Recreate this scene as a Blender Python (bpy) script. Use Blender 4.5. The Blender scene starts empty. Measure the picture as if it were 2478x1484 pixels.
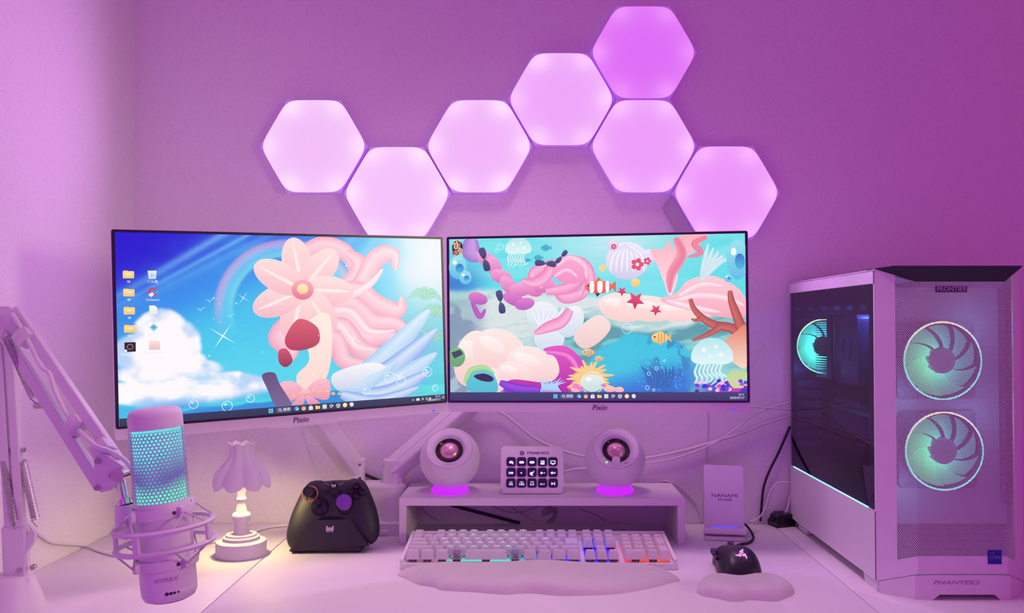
import bpy, bmesh, math, random
import numpy as np
from mathutils import Vector, Matrix
from mathutils.geometry import tessellate_polygon

random.seed(7); np.random.seed(7)
scene = bpy.context.scene
COL = scene.collection
PI = math.pi
R = math.radians

# ------------------------------------------------------------------ camera, world, lights, exposure
DZ = 0.72                       # height of the desk tops above the floor
FPX, CAM_D, CAM_H = 2100.0, 1.826, 0.418      # focal length in px, distance to wall, height above desk
PITCH = math.atan(42 / FPX)
cam_d = bpy.data.cameras.new('camera'); cam = bpy.data.objects.new('camera', cam_d); COL.objects.link(cam)
cam_d.sensor_width = 36; cam_d.lens = 36 * FPX / 2478; cam_d.shift_x = -46 / 2478
cam_d.clip_start = 0.02
cam.location = (0, -CAM_D, DZ + CAM_H); cam.rotation_euler = (PI / 2 + PITCH, 0, 0)
scene.camera = cam

LC = {'world': (1.0, 0.13, 0.78), 'ceiling': (1.0, 0.60, 0.80), 'left_wall_fill': (1.0, 0.88, 0.62), 'room': (0.45, 0.03, 1.0), 'panel': (0.76, 0.33, 1.0), 'lamp': (1.0, 0.80, 0.30)}  # overhead (ceiling), front (room) and left wall entries tint added fill lights
LK = {'world': 0.34, 'ceiling': 32.0, 'left_wall_fill': 44.0, 'room': 8.0, 'panel': 2.5, 'lamp': 2.3}
world = bpy.data.worlds.new('world'); scene.world = world; world.use_nodes = True
bg = world.node_tree.nodes['Background']
bg.inputs['Color'].default_value = (*[c * LK['world'] for c in LC['world']], 1); bg.inputs['Strength'].default_value = 1.0

def area(name, loc, target, size, color, power):
    l = bpy.data.lights.new(name, 'AREA'); l.shape = 'DISK'; l.size = size; l.color = color; l.energy = power
    o = bpy.data.objects.new(name, l); COL.objects.link(o)
    o.location = (loc[0], loc[1], loc[2] + DZ)
    d = Vector((target[0], target[1], target[2])) - Vector(loc)
    o.rotation_euler = d.to_track_quat('-Z', 'Y').to_euler()
    return o
cl_ = bpy.data.lights.new('added_overhead_fill', 'SPOT'); cl_.color = LC['ceiling']; cl_.energy = LK['ceiling']; cl_.spot_size = R(72); cl_.spot_blend = 0.85; cl_.shadow_soft_size = 0.16  # added overhead fill, cone shaped to lift desk and lower wall only
co_ = bpy.data.objects.new('added_overhead_fill', cl_); COL.objects.link(co_); co_.location = (-0.04, -0.50, DZ + 1.62)
area('added_front_fill', (-0.1, -2.75, 0.10), (0.0, 0.0, 0.15), 1.5, LC['room'], LK['room'])  # added soft fill behind the camera, brightens surfaces facing front
dl = bpy.data.lights.new('added_left_wall_fill', 'SPOT'); dl.color = LC['left_wall_fill']; dl.energy = LK['left_wall_fill']; dl.spot_size = R(46); dl.spot_blend = 1.0; dl.shadow_soft_size = 0.25  # added spot out of view on the right, put in to brighten the left wall
do = bpy.data.objects.new('added_left_wall_fill', dl); COL.objects.link(do); do.location = (1.7, -1.65, DZ + 0.75)
do.rotation_euler = (Vector((-0.95, -0.32, 0.22)) - Vector((1.7, -1.65, 0.75))).to_track_quat('-Z', 'Y').to_euler()

vs = scene.view_settings
vs.view_transform = 'Standard'; vs.look = 'None'; vs.exposure = 0.0; vs.gamma = 1.0; vs.use_curve_mapping = False
scene.display_settings.display_device = 'sRGB'
scene.cycles.use_denoising = True
scene.cycles.max_bounces = 6; scene.cycles.diffuse_bounces = 3; scene.cycles.glossy_bounces = 3; scene.cycles.transparent_max_bounces = 12
scene.cycles.use_light_tree = False
scene.cycles.sample_clamp_indirect = 4.0

# ------------------------------------------------------------------ projection helpers (desk space: z = 0 on the desk)
CP, SP = math.cos(PITCH), math.sin(PITCH)
def ray(px, py):
    a = (px - 1285) / FPX; b = (742 - py) / FPX
    return Vector((a, CP - b * SP, SP + b * CP))
def W(px, py, Y):
    d = ray(px, py); t = (Y + CAM_D) / d.y
    return Vector((d.x * t, Y, CAM_H + d.z * t))
def D(px, py, z=0.0):
    d = ray(px, py); t = (z - CAM_H) / d.z
    return Vector((d.x * t, -CAM_D + d.y * t, z))
def WX(px, py, X):
    d = ray(px, py); t = X / d.x
    return Vector((X, -CAM_D + d.y * t, CAM_H + d.z * t))

def lin(c):
    return tuple(((x / 255) / 12.92 if x / 255 <= 0.04045 else ((x / 255 + 0.055) / 1.055) ** 2.4) for x in c)

# ------------------------------------------------------------------ materials
MATS = {}
def mat(name, col, rough=0.5, metal=0.0, var=0.04, scale=30.0, bump=0.0, bscale=200.0, spec=0.5, coat=0.0, emit=None, estr=0.0, trans=0.0, sub=0.0):
    if name in MATS: return MATS[name]
    m = bpy.data.materials.new(name); m.use_nodes = True; nt = m.node_tree; N = nt.nodes; L = nt.links
    p = N['Principled BSDF']
    tc = N.new('ShaderNodeTexCoord')
    nz = N.new('ShaderNodeTexNoise'); nz.inputs['Scale'].default_value = scale; nz.inputs['Detail'].default_value = 3
    L.new(tc.outputs['Object'], nz.inputs['Vector'])
    mx = N.new('ShaderNodeMix'); mx.data_type = 'RGBA'
    c = Vector(col)
    mx.inputs[6].default_value = (*[max(0, x * (1 - var)) for x in c], 1)
    mx.inputs[7].default_value = (*[min(1, x * (1 + var)) for x in c], 1)
    L.new(nz.outputs['Fac'], mx.inputs[0]); L.new(mx.outputs[2], p.inputs['Base Color'])
    p.inputs['Roughness'].default_value = rough; p.inputs['Metallic'].default_value = metal
    p.inputs['Specular IOR Level'].default_value = spec; p.inputs['Coat Weight'].default_value = coat
    if trans: p.inputs['Transmission Weight'].default_value = trans
    if sub:
        p.inputs['Subsurface Weight'].default_value = sub; p.inputs['Subsurface Radius'].default_value = (0.01, 0.006, 0.008)
        p.inputs['Subsurface Scale'].default_value = 0.5
    if emit:
        p.inputs['Emission Color'].default_value = (*emit, 1); p.inputs['Emission Strength'].default_value = estr
    if bump:
        n2 = N.new('ShaderNodeTexNoise'); n2.inputs['Scale'].default_value = bscale
        L.new(tc.outputs['Object'], n2.inputs['Vector'])
        b = N.new('ShaderNodeBump'); b.inputs['Strength'].default_value = bump; b.inputs['Distance'].default_value = 0.001
        L.new(n2.outputs['Fac'], b.inputs['Height']); L.new(b.outputs['Normal'], p.inputs['Normal'])
    MATS[name] = m
    return m

def emat(name, col=None, strength=1.0, attr=None, gloss=False, sample=False):
    """light giving surface: plain colour or painted by a colour attribute, with faint procedural flicker"""
    if name in MATS: return MATS[name]
    m = bpy.data.materials.new(name); m.use_nodes = True; nt = m.node_tree; N = nt.nodes; L = nt.links
    p = N['Principled BSDF']; p.inputs['Base Color'].default_value = (0.02, 0.02, 0.02, 1) if gloss else (0.06, 0.06, 0.06, 1)
    p.inputs['Roughness'].default_value = 0.25 if gloss else 0.5
    p.inputs['Emission Strength'].default_value = strength
    if not sample: m.cycles.emission_sampling = 'NONE'          # wide or tiny glows: found by bounced rays, keeps renders quick
    if attr:
        a = N.new('ShaderNodeVertexColor'); a.layer_name = attr
        L.new(a.outputs['Color'], p.inputs['Emission Color'])
    else:
        tc = N.new('ShaderNodeTexCoord'); nz = N.new('ShaderNodeTexNoise'); nz.inputs['Scale'].default_value = 40
        L.new(tc.outputs['Object'], nz.inputs['Vector'])
        mx = N.new('ShaderNodeMix'); mx.data_type = 'RGBA'
        mx.inputs[6].default_value = (*[x * 0.96 for x in col], 1); mx.inputs[7].default_value = (*col, 1)
        L.new(nz.outputs['Fac'], mx.inputs[0]); L.new(mx.outputs[2], p.inputs['Emission Color'])
    MATS[name] = m
    return m

def wallpaper_mat(name, swap=False):
    m = bpy.data.materials.new(name); m.use_nodes = True; nt = m.node_tree; N = nt.nodes; L = nt.links
    p = N['Principled BSDF']; p.inputs['Roughness'].default_value = 0.85; p.inputs['Specular IOR Level'].default_value = 0.2
    tc = N.new('ShaderNodeTexCoord')
    def noise(sc, s):
        mp = N.new('ShaderNodeMapping'); mp.inputs['Scale'].default_value = sc
        L.new(tc.outputs['Object'], mp.inputs['Vector'])
        n = N.new('ShaderNodeTexNoise'); n.inputs['Scale'].default_value = s; n.inputs['Detail'].default_value = 2
        L.new(mp.outputs['Vector'], n.inputs['Vector']); return n.outputs['Fac']
    # woven threads: long horizontals and verticals
    h = noise((1, 1, 3.2), 150)
    v = noise((3.2, 1, 1) if not swap else (1, 3.2, 1), 120)
    add = N.new('ShaderNodeMath'); add.operation = 'ADD'; L.new(h, add.inputs[0]); L.new(v, add.inputs[1])
    b = N.new('ShaderNodeBump'); b.inputs['Strength'].default_value = 0.4; b.inputs['Distance'].default_value = 0.0010
    L.new(add.outputs[0], b.inputs['Height']); L.new(b.outputs['Normal'], p.inputs['Normal'])
    r = N.new('ShaderNodeValToRGB'); r.color_ramp.elements[0].position = 0.7; r.color_ramp.elements[1].position = 1.3
    r.color_ramp.elements[0].color = (0.80, 0.78, 0.78, 1); r.color_ramp.elements[1].color = (0.88, 0.86, 0.86, 1)
    hm = N.new('ShaderNodeMath'); hm.operation = 'MULTIPLY'; hm.inputs[1].default_value = 1.0
    L.new(add.outputs[0], hm.inputs[0]); L.new(hm.outputs[0], r.inputs['Fac']); L.new(r.outputs['Color'], p.inputs['Base Color'])
    return m

def glass_mat(name, tint, refl=1.0):
    m = bpy.data.materials.new(name); m.use_nodes = True; nt = m.node_tree; N = nt.nodes; L = nt.links
    N.remove(N['Principled BSDF'])
    out = N['Material Output']
    t = N.new('ShaderNodeBsdfTransparent')
    tc = N.new('ShaderNodeTexCoord'); nz = N.new('ShaderNodeTexNoise'); nz.inputs['Scale'].default_value = 6
    L.new(tc.outputs['Object'], nz.inputs['Vector'])
    mx = N.new('ShaderNodeMix'); mx.data_type = 'RGBA'
    mx.inputs[6].default_value = (*[x * 0.95 for x in tint], 1); mx.inputs[7].default_value = (*tint, 1)
    L.new(nz.outputs['Fac'], mx.inputs[0]); L.new(mx.outputs[2], t.inputs['Color'])
    g = N.new('ShaderNodeBsdfGlossy'); g.inputs['Roughness'].default_value = 0.03
    fr = N.new('ShaderNodeFresnel'); fr.inputs['IOR'].default_value = 1.5
    ms = N.new('ShaderNodeMixShader'); ge = N.new('ShaderNodeNewGeometry'); iv = N.new('ShaderNodeMath'); iv.operation = 'SUBTRACT'; iv.inputs[0].default_value = 1.0; L.new(ge.outputs['Backfacing'], iv.inputs[1])
    mu = N.new('ShaderNodeMath'); mu.operation = 'MULTIPLY'; L.new(fr.outputs[0], mu.inputs[0]); L.new(iv.outputs[0], mu.inputs[1]); L.new(mu.outputs[0], ms.inputs[0]); L.new(t.outputs[0], ms.inputs[1]); L.new(g.outputs[0], ms.inputs[2])
    L.new(ms.outputs[0], out.inputs['Surface'])
    return m

white = mat('white_plastic', (0.82, 0.80, 0.82), 0.42)
white_matte = mat('white_matte_plastic', (0.80, 0.78, 0.80), 0.6, bump=0.15, bscale=900)
white_metal = mat('white_painted_metal', (0.80, 0.78, 0.80), 0.38, scale=15)
laminate = mat('white_laminate', (0.86, 0.84, 0.84), 0.55, var=0.02, scale=8, bump=0.03, bscale=300)
silicone = mat('white_silicone', (0.70, 0.65, 0.66), 0.55)
black = mat('black_plastic', (0.018, 0.016, 0.022), 0.45, bump=0.2, bscale=1500)
blackg = mat('glossy_black_plastic', (0.012, 0.010, 0.016), 0.16)
darkm = mat('dark_metal', (0.05, 0.045, 0.055), 0.4, metal=0.6)
steel = mat('spring_steel', (0.55, 0.50, 0.52), 0.28, metal=1.0)
chrome = mat('chrome', (0.8, 0.78, 0.8), 0.12, metal=1.0)
ink = mat('grey_purple_ink', (0.16, 0.10, 0.20), 0.6)
cable_w = mat('white_cable_rubber', (0.84, 0.82, 0.82), 0.5)
cable_k = mat('black_cable_rubber', (0.02, 0.018, 0.024), 0.55)

# ------------------------------------------------------------------ object helpers
ORG = {}
def tag(o, label=None, cat=None, group=None, kind=None):
    if label: o['label'] = label
    if cat: o['category'] = cat
    if group: o['group'] = group
    if kind: o['kind'] = kind
    return o
def thing(name, label, cat, origin=(0, 0, 0), group=None):
    o = bpy.data.objects.new(name, None); COL.objects.link(o); o.empty_display_size = 0.02
    origin = Vector(origin); o.location = origin + Vector((0, 0, DZ)); ORG[o] = origin
    return tag(o, label, cat, group)

class MB:
    def __init__(s): s.v = []; s.f = []; s.c = []; s.M = Matrix.Identity(4)
    def add(s, vs_, fs_, col=None):
        o = len(s.v)
        for v in vs_: s.v.append(tuple(s.M @ Vector(v)))
        s.f += [tuple(i + o for i in f) for f in fs_]
        if col is not None:
            if len(vs_) and not isinstance(col[0], (tuple, list, np.ndarray)): col = [col] * len(vs_)
            s.c += [tuple(x) for x in col]
        return s
    def box(s, c, d, bev=0.0, seg=1, M=None):
        x, y, z = d[0] / 2, d[1] / 2, d[2] / 2
        if bev <= 0:
            vv = [(i * x, j * y, k * z) for k in (-1, 1) for j in (-1, 1) for i in (-1, 1)]
            ff = [(0, 2, 3, 1), (4, 5, 7, 6), (0, 1, 5, 4), (2, 6, 7, 3), (0, 4, 6, 2), (1, 3, 7, 5)]
        else:
            bm = bmesh.new(); bmesh.ops.create_cube(bm, size=1.0)
            for v in bm.verts: v.co = Vector((v.co.x * d[0], v.co.y * d[1], v.co.z * d[2]))
            bmesh.ops.bevel(bm, geom=list(bm.edges), offset=bev, segments=seg, affect='EDGES', profile=0.5)
            bm.verts.index_update()
            vv = [tuple(v.co) for v in bm.verts]; ff = [tuple(v.index for v in f.verts) for f in bm.faces]; bm.free()
        T = Matrix.Translation(c) @ (M if M else Matrix.Identity(4))
        return s.add([T @ Vector(v) for v in vv], ff)
    def bar(s, p, q, w, h, up=(0, 0, 1), bev=0.0, seg=1):
        p, q = Vector(p), Vector(q); z = (q - p).normalized(); x = z.cross(Vector(up)).normalized(); y = z.cross(x)
        M = Matrix((x, y, z)).transposed().to_4x4()
        return s.box((p + q) / 2, (w, h, (q - p).length), bev, seg, M)
    def lathe(s, prof, n=32, c=(0, 0, 0), M=None, cap=True):
        vv, ff = [], []
        for r, z in prof:
            for i in range(n):
                a = 2 * PI * i / n; vv.append((r * math.cos(a), r * math.sin(a), z))
        for k in range(len(prof) - 1):
            for i in range(n):
                j = (i + 1) % n; ff.append((k * n + i, k * n + j, (k + 1) * n + j, (k + 1) * n + i))
        if cap:
            if prof[0][0] > 1e-6: ff.append(tuple(reversed(range(n))))
            if prof[-1][0] > 1e-6: ff.append(tuple(range((len(prof) - 1) * n, len(prof) * n)))
        T = Matrix.Translation(c) @ (M if M else Matrix.Identity(4))
        return s.add([T @ Vector(v) for v in vv], ff)
    def cyl(s, p, q, r, n=20, r2=None):
        p, q = Vector(p), Vector(q)
        M = (q - p).to_track_quat('Z', 'Y').to_matrix().to_4x4(); l = (q - p).length
        return s.lathe([(r, 0), (r if r2 is None else r2, l)], n, p, M)
    def tube(s, pts, r, n=8, closed=False, smooth=6):
        pts = [Vector(p) for p in pts]
        if smooth > 1: pts = catmull(pts, smooth, closed)
        m = len(pts); vv, ff = [], []
        ref = Vector((0, 0, 1)); prev = None
        for i, p in enumerate(pts):
            if closed: t = pts[(i + 1) % m] - pts[i - 1]
            else: t = pts[min(i + 1, m - 1)] - pts[max(i - 1, 0)]
            t.normalize()
            if prev is None:
                a = t.cross(ref)
                if a.length < 0.1: a = t.cross(Vector((1, 0, 0)))
            else:
                a = prev - t * prev.dot(t)
            a.normalize(); prev = a; b = t.cross(a)
            rr = r if not callable(r) else r(i / (m - 1))
            for k in range(n):
                an = 2 * PI * k / n; vv.append(p + (a * math.cos(an) + b * math.sin(an)) * rr)
        for i in range(m if closed else m - 1):
            i2 = (i + 1) % m
            for k in range(n):
                k2 = (k + 1) % n; ff.append((i * n + k, i * n + k2, i2 * n + k2, i2 * n + k))
        if not closed: ff += [tuple(reversed(range(n))), tuple(range((m - 1) * n, m * n))]
        return s.add(vv, ff)
    def torus(s, c, rad, r, M=None, n=48, k=10):
        T = Matrix.Translation(c) @ (M if M else Matrix.Identity(4))
        return s.tube([T @ Vector((rad * math.cos(2 * PI * i / n), rad * math.sin(2 * PI * i / n), 0)) for i in range(n)], r, k, True, 1)
    def prism(s, outl, z0, z1, M=None, col=None):
        """outline in local xy extruded from z0 to z1"""
        M = M or Matrix.Identity(4); n = len(outl)
        vv = [M @ Vector((x, y, z0)) for x, y in outl] + [M @ Vector((x, y, z1)) for x, y in outl]
        ff = [(i, (i + 1) % n, n + (i + 1) % n, n + i) for i in range(n)]
        tri = tessellate_polygon([[Vector((x, y, 0)) for x, y in outl]])
        ar = sum(outl[i][0] * outl[(i + 1) % n][1] - outl[(i + 1) % n][0] * outl[i][1] for i in range(n))
        for t in tri:
            a, b, c = t
            cr = (outl[b][0] - outl[a][0]) * (outl[c][1] - outl[a][1]) - (outl[b][1] - outl[a][1]) * (outl[c][0] - outl[a][0])
            if cr < 0: a, c = c, a
            ff.append((c, b, a)); ff.append((n + a, n + b, n + c))
        if ar < 0: ff[:n] = [tuple(reversed(f)) for f in ff[:n]]
        return s.add(vv, ff, col)
    def pillow(s, outl, h, prof=lambda q: (1 - q ** 5) ** 0.6, rings=10, base=True, ctr=None, M=None, hf=None):
        """domed solid over a star-shaped outline"""
        M = M or Matrix.Identity(4); n = len(outl)
        cx = sum(p[0] for p in outl) / n if ctr is None else ctr[0]; cy = sum(p[1] for p in outl) / n if ctr is None else ctr[1]
        vv, ff = [], []
        if base: vv += [(x, y, 0) for x, y in outl]
        for k in range(rings):
            q = math.cos(k / rings * PI / 2)
            for x, y in outl:
                X, Y = cx + (x - cx) * q, cy + (y - cy) * q
                z = h * prof(q) if hf is None else h * prof(q) * hf(X, Y)
                vv.append((X, Y, z))
        zc = h * prof(0) * (1 if hf is None else hf(cx, cy))
        vv.append((cx, cy, zc)); m = rings + (1 if base else 0)
        for k in range(m - 1):
            for i in range(n):
                j = (i + 1) % n; ff.append((k * n + i, k * n + j, (k + 1) * n + j, (k + 1) * n + i))
        for i in range(n): ff.append(((m - 1) * n + i, (m - 1) * n + (i + 1) % n, m * n))
        if base: ff.append(tuple(reversed(range(n))))
        return s.add([M @ Vector(v) for v in vv], ff)
    def mesh(s, name, smooth=35):
        me = bpy.data.meshes.new(name); me.from_pydata(s.v, [], s.f)
        if s.c:
            a = me.color_attributes.new('Col', 'FLOAT_COLOR', 'POINT')
            a.data.foreach_set('color', np.array([(*c[:3], 1.0) for c in s.c], dtype=np.float32).ravel())
        if smooth is not None:
            me.polygons.foreach_set('use_smooth', [True] * len(me.polygons)); me.set_sharp_from_angle(angle=R(smooth))
        me.update(); return me
    def build(s, name, m, parent=None, smooth=35, label=None, kind=None):
        """vertices are in desk space; a child takes the origin of its thing"""
        if parent is not None:
            og = ORG[parent]
        else:
            lo = np.min(np.array(s.v), 0); hi = np.max(np.array(s.v), 0); og = Vector(((lo[0] + hi[0]) / 2, (lo[1] + hi[1]) / 2, lo[2]))
        s.v = [(x - og.x, y - og.y, z - og.z) for x, y, z in s.v]
        o = bpy.data.objects.new(name, s.mesh(name, smooth)); COL.objects.link(o); ORG[o] = og
        if m: o.data.materials.append(m)
        if parent is not None: o.parent = parent
        else: o.location = og + Vector((0, 0, DZ))
        return tag(o, label=label, kind=kind)

def inst(name, me, parent, M, m=None):
    o = bpy.data.objects.new(name, me); COL.objects.link(o); o.parent = parent; o.matrix_local = M
    ORG[o] = Vector((0, 0, 0))
    return o
def catmull(pts, k, closed=False):
    out = []; n = len(pts)
    for i in range(n if closed else n - 1):
        g = (lambda j: pts[j % n]) if closed else (lambda j: pts[max(0, min(n - 1, j))])
        p0, p1, p2, p3 = g(i - 1), g(i), g(i + 1), g(i + 2)
        for j in range(k):
            t = j / k
            out.append(0.5 * ((2 * p1) + (p2 - p0) * t + (2 * p0 - 5 * p1 + 4 * p2 - p3) * t * t + (3 * p1 - p0 - 3 * p2 + p3) * t ** 3))
    if not closed: out.append(pts[-1])
    return out
def smooth2(pts, k=6, closed=True):
    return [(p.x, p.y) for p in catmull([Vector((x, y, 0)) for x, y in pts], k, closed)]
def rrect(w, h, r, n=4):
    o = []
    for cx, cy, a0 in ((w / 2 - r, h / 2 - r, 0), (-w / 2 + r, h / 2 - r, 90), (-w / 2 + r, -h / 2 + r, 180), (w / 2 - r, -h / 2 + r, 270)):
        for i in range(n + 1):
            a = R(a0 + 90 * i / n); o.append((cx + r * math.cos(a), cy + r * math.sin(a)))
    return o
def circ(r, n=24, cx=0, cy=0): return [(cx + r * math.cos(2 * PI * i / n), cy + r * math.sin(2 * PI * i / n)) for i in range(n)]

TEXT = {}
def text_geo(t, size, align='CENTER', shear=0.0, bold=0.0):
    key = (t, align, shear, bold)
    if key not in TEXT:
        cu = bpy.data.curves.new('text', 'FONT'); cu.body = t; cu.size = 1.0; cu.align_x = align; cu.align_y = 'CENTER'
        cu.shear = shear; cu.offset = bold; cu.resolution_u = 2
        o = bpy.data.objects.new('text', cu); COL.objects.link(o)
        bpy.context.view_layer.update()
        ev = o.evaluated_get(bpy.context.evaluated_depsgraph_get()); me = ev.to_mesh()
        TEXT[key] = ([tuple(v.co) for v in me.vertices], [tuple(p.vertices) for p in me.polygons])
        ev.to_mesh_clear(); bpy.data.objects.remove(o); bpy.data.curves.remove(cu)
    v, f = TEXT[key]
    return [(x * size, y * size, z * size) for x, y, z in v], f
def add_text(mb, t, size, M, col=None, **k):
    v, f = text_geo(t, size, **k)
    mb.add([M @ Vector(p) for p in v], f, None if col is None else col)
    return mb
def frame(o, x, y):
    """matrix with origin o and local x,y axes"""
    x = Vector(x).normalized(); y = Vector(y); y = (y - x * y.dot(x)).normalized(); z = x.cross(y)
    M = Matrix((x, y, z)).transposed().to_4x4(); M.translation = Vector(o); return M
FACE = lambda o: frame(o, (1, 0, 0), (0, 0, 1))       # local z points at the viewer (-Y)

def honeycomb(mb, x0, x1, y0, y1, pitch, ratio, fn, keep=None):
    """perforated sheet: hexagonal cells with a hexagonal hole; fn maps flat (x, y) to space"""
    Rr = pitch / math.sqrt(3); ri = Rr * ratio; dy = pitch * math.sqrt(3) / 2
    j = 0; y = y0
    an = [PI / 6 + i * PI / 3 for i in range(6)]
    co = [(math.cos(a), math.sin(a)) for a in an]
    V, F = [], []
    while y <= y1:
        x = x0 + (pitch / 2 if j % 2 else 0)
        while x <= x1:
            if keep is None or keep(x, y):
                o = len(V)
                V += [fn(x + Rr * c, y + Rr * s_) for c, s_ in co] + [fn(x + ri * c, y + ri * s_) for c, s_ in co]
                F += [(o + i, o + (i + 1) % 6, o + 6 + (i + 1) % 6, o + 6 + i) for i in range(6)]
            x += pitch
        y += dy; j += 1
    mb.add(V, F)

# ================================================================== the room
WL = -0.838                                   # left wall
wp_back = wallpaper_mat('woven_wallpaper'); wp_left = wallpaper_mat('woven_wallpaper_side', True)
mb = MB(); mb.box(((WL + 2.1) / 2, 0.04, 0.48), (2.1 - WL, 0.08, 2.4)); o = mb.build('wall_back', wp_back, smooth=None, kind='structure')
mb = MB(); mb.box((WL - 0.04, -1.32, 0.48), (0.08, 2.8, 2.4)); mb.build('wall_left', wp_left, smooth=None, kind='structure')
floor_m = mat('pale_wood_floor', (0.45, 0.36, 0.30), 0.5, var=0.15, scale=4)
mb = MB(); mb.box((0.63, -1.36, -DZ - 0.03), (3.1, 2.88, 0.06)); mb.build('floor', floor_m, smooth=None, kind='structure')
mb = MB(); mb.box((0.63, -1.36, 1.71), (3.1, 2.88, 0.06)); mb.build('ceiling', mat('white_ceiling', (0.8, 0.8, 0.8), 0.9), smooth=None, kind='structure')

def desk(x0, x1, y0, label):
    t = thing('desk', label, 'desk', ((x0 + x1) / 2, y0 / 2, -DZ))
    mb = MB(); mb.box(((x0 + x1) / 2, (y0 - 0.004) / 2, -0.009), (x1 - x0, -y0 - 0.004, 0.018), 0.0012, 2); mb.build('tabletop', laminate, t)
    for x in (x0 + 0.03, x1 - 0.03):
        for y in (-0.04, y0 + 0.04):
            mb = MB(); mb.box((x, y, -DZ / 2 - 0.009), (0.03, 0.03, DZ - 0.018), 0.002); mb.build('leg', white_metal, t)
    mb = MB(); mb.box(((x0 + x1) / 2, -0.04, -0.04), (x1 - x0 - 0.09, 0.02, 0.04), 0.002); mb.build('crossbar', white_metal, t)
desk(WL + 0.002, -0.4785, -1.05, 'white laminate desk along the left wall under the lamp and microphone arm')
desk(-0.4770, 0.5030, -0.574, 'white laminate desk in the middle carrying keyboard and shelf')
desk(0.5045, 1.25, -0.74, 'white laminate desk on the right under the computer tower')

# ================================================================== hexagon light panels
HR = 198.6 / 1150 / 1.5 * (1 - 0.018)
frost = mat('frosted_panel_edge', (0.80, 0.76, 0.84), 0.35, emit=lin((150, 70, 215)), estr=0.35)
def hex_panel(px, py, ctr, rim, label):
    c = W(px, py, -0.012)
    t = thing('hexagon_light_panel', label, 'light panel', (c.x, -0.001, c.z), 'hexagon light panels on the wall')
    r = HR - 0.0007
    mb = MB(); hx = [(r * math.cos(i * PI / 3), r * math.sin(i * PI / 3)) for i in range(6)]
    mb.prism(hx, -0.011, 0.006, FACE((c.x, -0.0125, c.z))); mb.build('base', frost, t)
    # diffuser: rounded hexagon, LEDs in the six corners make brighter spots
    n, k = 96, 14; V, F, C = [], [], []
    cl, cr = np.array(lin(ctr)), np.array(lin(rim)); M = FACE((c.x, -0.0187, c.z))
    outline, es = [], []
    for i in range(n):
        an = 2 * PI * i / n; nrm = sum(abs(math.cos(an - R(30 + 60 * g))) ** 13 for g in range(3)) ** (1 / 13)
        outline.append((an, 0)); es.append((r - 0.0006) * math.cos(PI / 6) / nrm)
    jit = [random.uniform(0.5, 1.0) for _ in range(6)]
    for q in range(k + 1):
        s = q / k
        for i in range(n):
            a = outline[i][0]; rr = es[i] * s
            x, y = rr * math.cos(a), rr * math.sin(a)
            z = 0.0012 if s < 0.97 else 0.0
            V.append(M @ Vector((x, y, z)))
            w = 0.12 + 0.25 * s ** 3
            for g in range(6):
                ga = g * PI / 3; dx, dy = x - 0.85 * r * math.cos(ga), y - 0.85 * r * math.sin(ga)
                w += 0.75 * jit[g] * math.exp(-(dx * dx + dy * dy) / (0.024 ** 2))
            w = min(1, w); C.append(tuple(cl * (1 - w) + cr * w))
    for q in range(k):
        for i in range(n):
            j = (i + 1) % n; F.append((q * n + i, q * n + j, (q + 1) * n + j, (q + 1) * n + i))
    mb = MB(); mb.add(V, F, C); mb.build('diffuser', emat('panel_light', attr='Col', strength=1.0), t, 60)
    l = bpy.data.lights.new('panel_glow', 'SPOT'); l.color = LC['panel']; l.energy = LK['panel']; l.spot_size = R(172); l.spot_blend = 0.6; l.shadow_soft_size = 0.0
    lo = bpy.data.objects.new('panel_glow', l); COL.objects.link(lo); lo.parent = t; lo.location = (0, -0.024, 0); lo.rotation_euler = (-PI / 2, 0, 0)
    return t
for px, py, c1, c2, lab in (
    (761, 355.5, (236, 182, 242), (255, 228, 255), 'pale pink hexagon light panel at the left end of the wall chain'),
    (962, 469, (238, 184, 243), (255, 230, 255), 'pale pink hexagon light panel dipping behind the left monitor top edge'),
    (1160, 355.5, (234, 172, 242), (255, 222, 255), 'pink hexagon light panel third from left in the chain'),
    (1358, 242, (230, 158, 242), (252, 205, 255), 'pink hexagon light panel left of the vertical pair, above third panel'),
    (1556, 129, (214, 100, 240), (240, 150, 252), 'deep magenta hexagon light panel at the very top of the chain'),
    (1556, 355.5, (230, 148, 243), (250, 195, 255), 'orchid pink hexagon light panel directly below the topmost magenta one'),
    (1756, 467.5, (230, 142, 243), (250, 185, 255), 'orchid pink hexagon light panel at right end, dipping behind right monitor')):
    hex_panel(px, py, c1, c2, lab)
c = W(1756, 467.5, -0.012)
mb = MB(); a = R(210)     # controller sits against the lower left edge of the last panel
ap = HR * math.cos(PI / 6)
ex = Vector((math.cos(a), 0, math.sin(a))); ey = Vector((-math.sin(a), 0, math.cos(a)))
M = frame(Vector((c.x, -0.001, c.z)) + ex * (ap + 0.001), ex, ey)
mb.prism([(0, -0.052), (0.030, -0.038), (0.030, 0.038), (0, 0.052)], 0.0, 0.009, M)
tag(mb.build('panel_controller', mat('grey_panel_controller', (0.55, 0.50, 0.58), 0.4), None), 'unlit trapezoid controller box attached to the rightmost hexagon panel', 'controller box')

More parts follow.
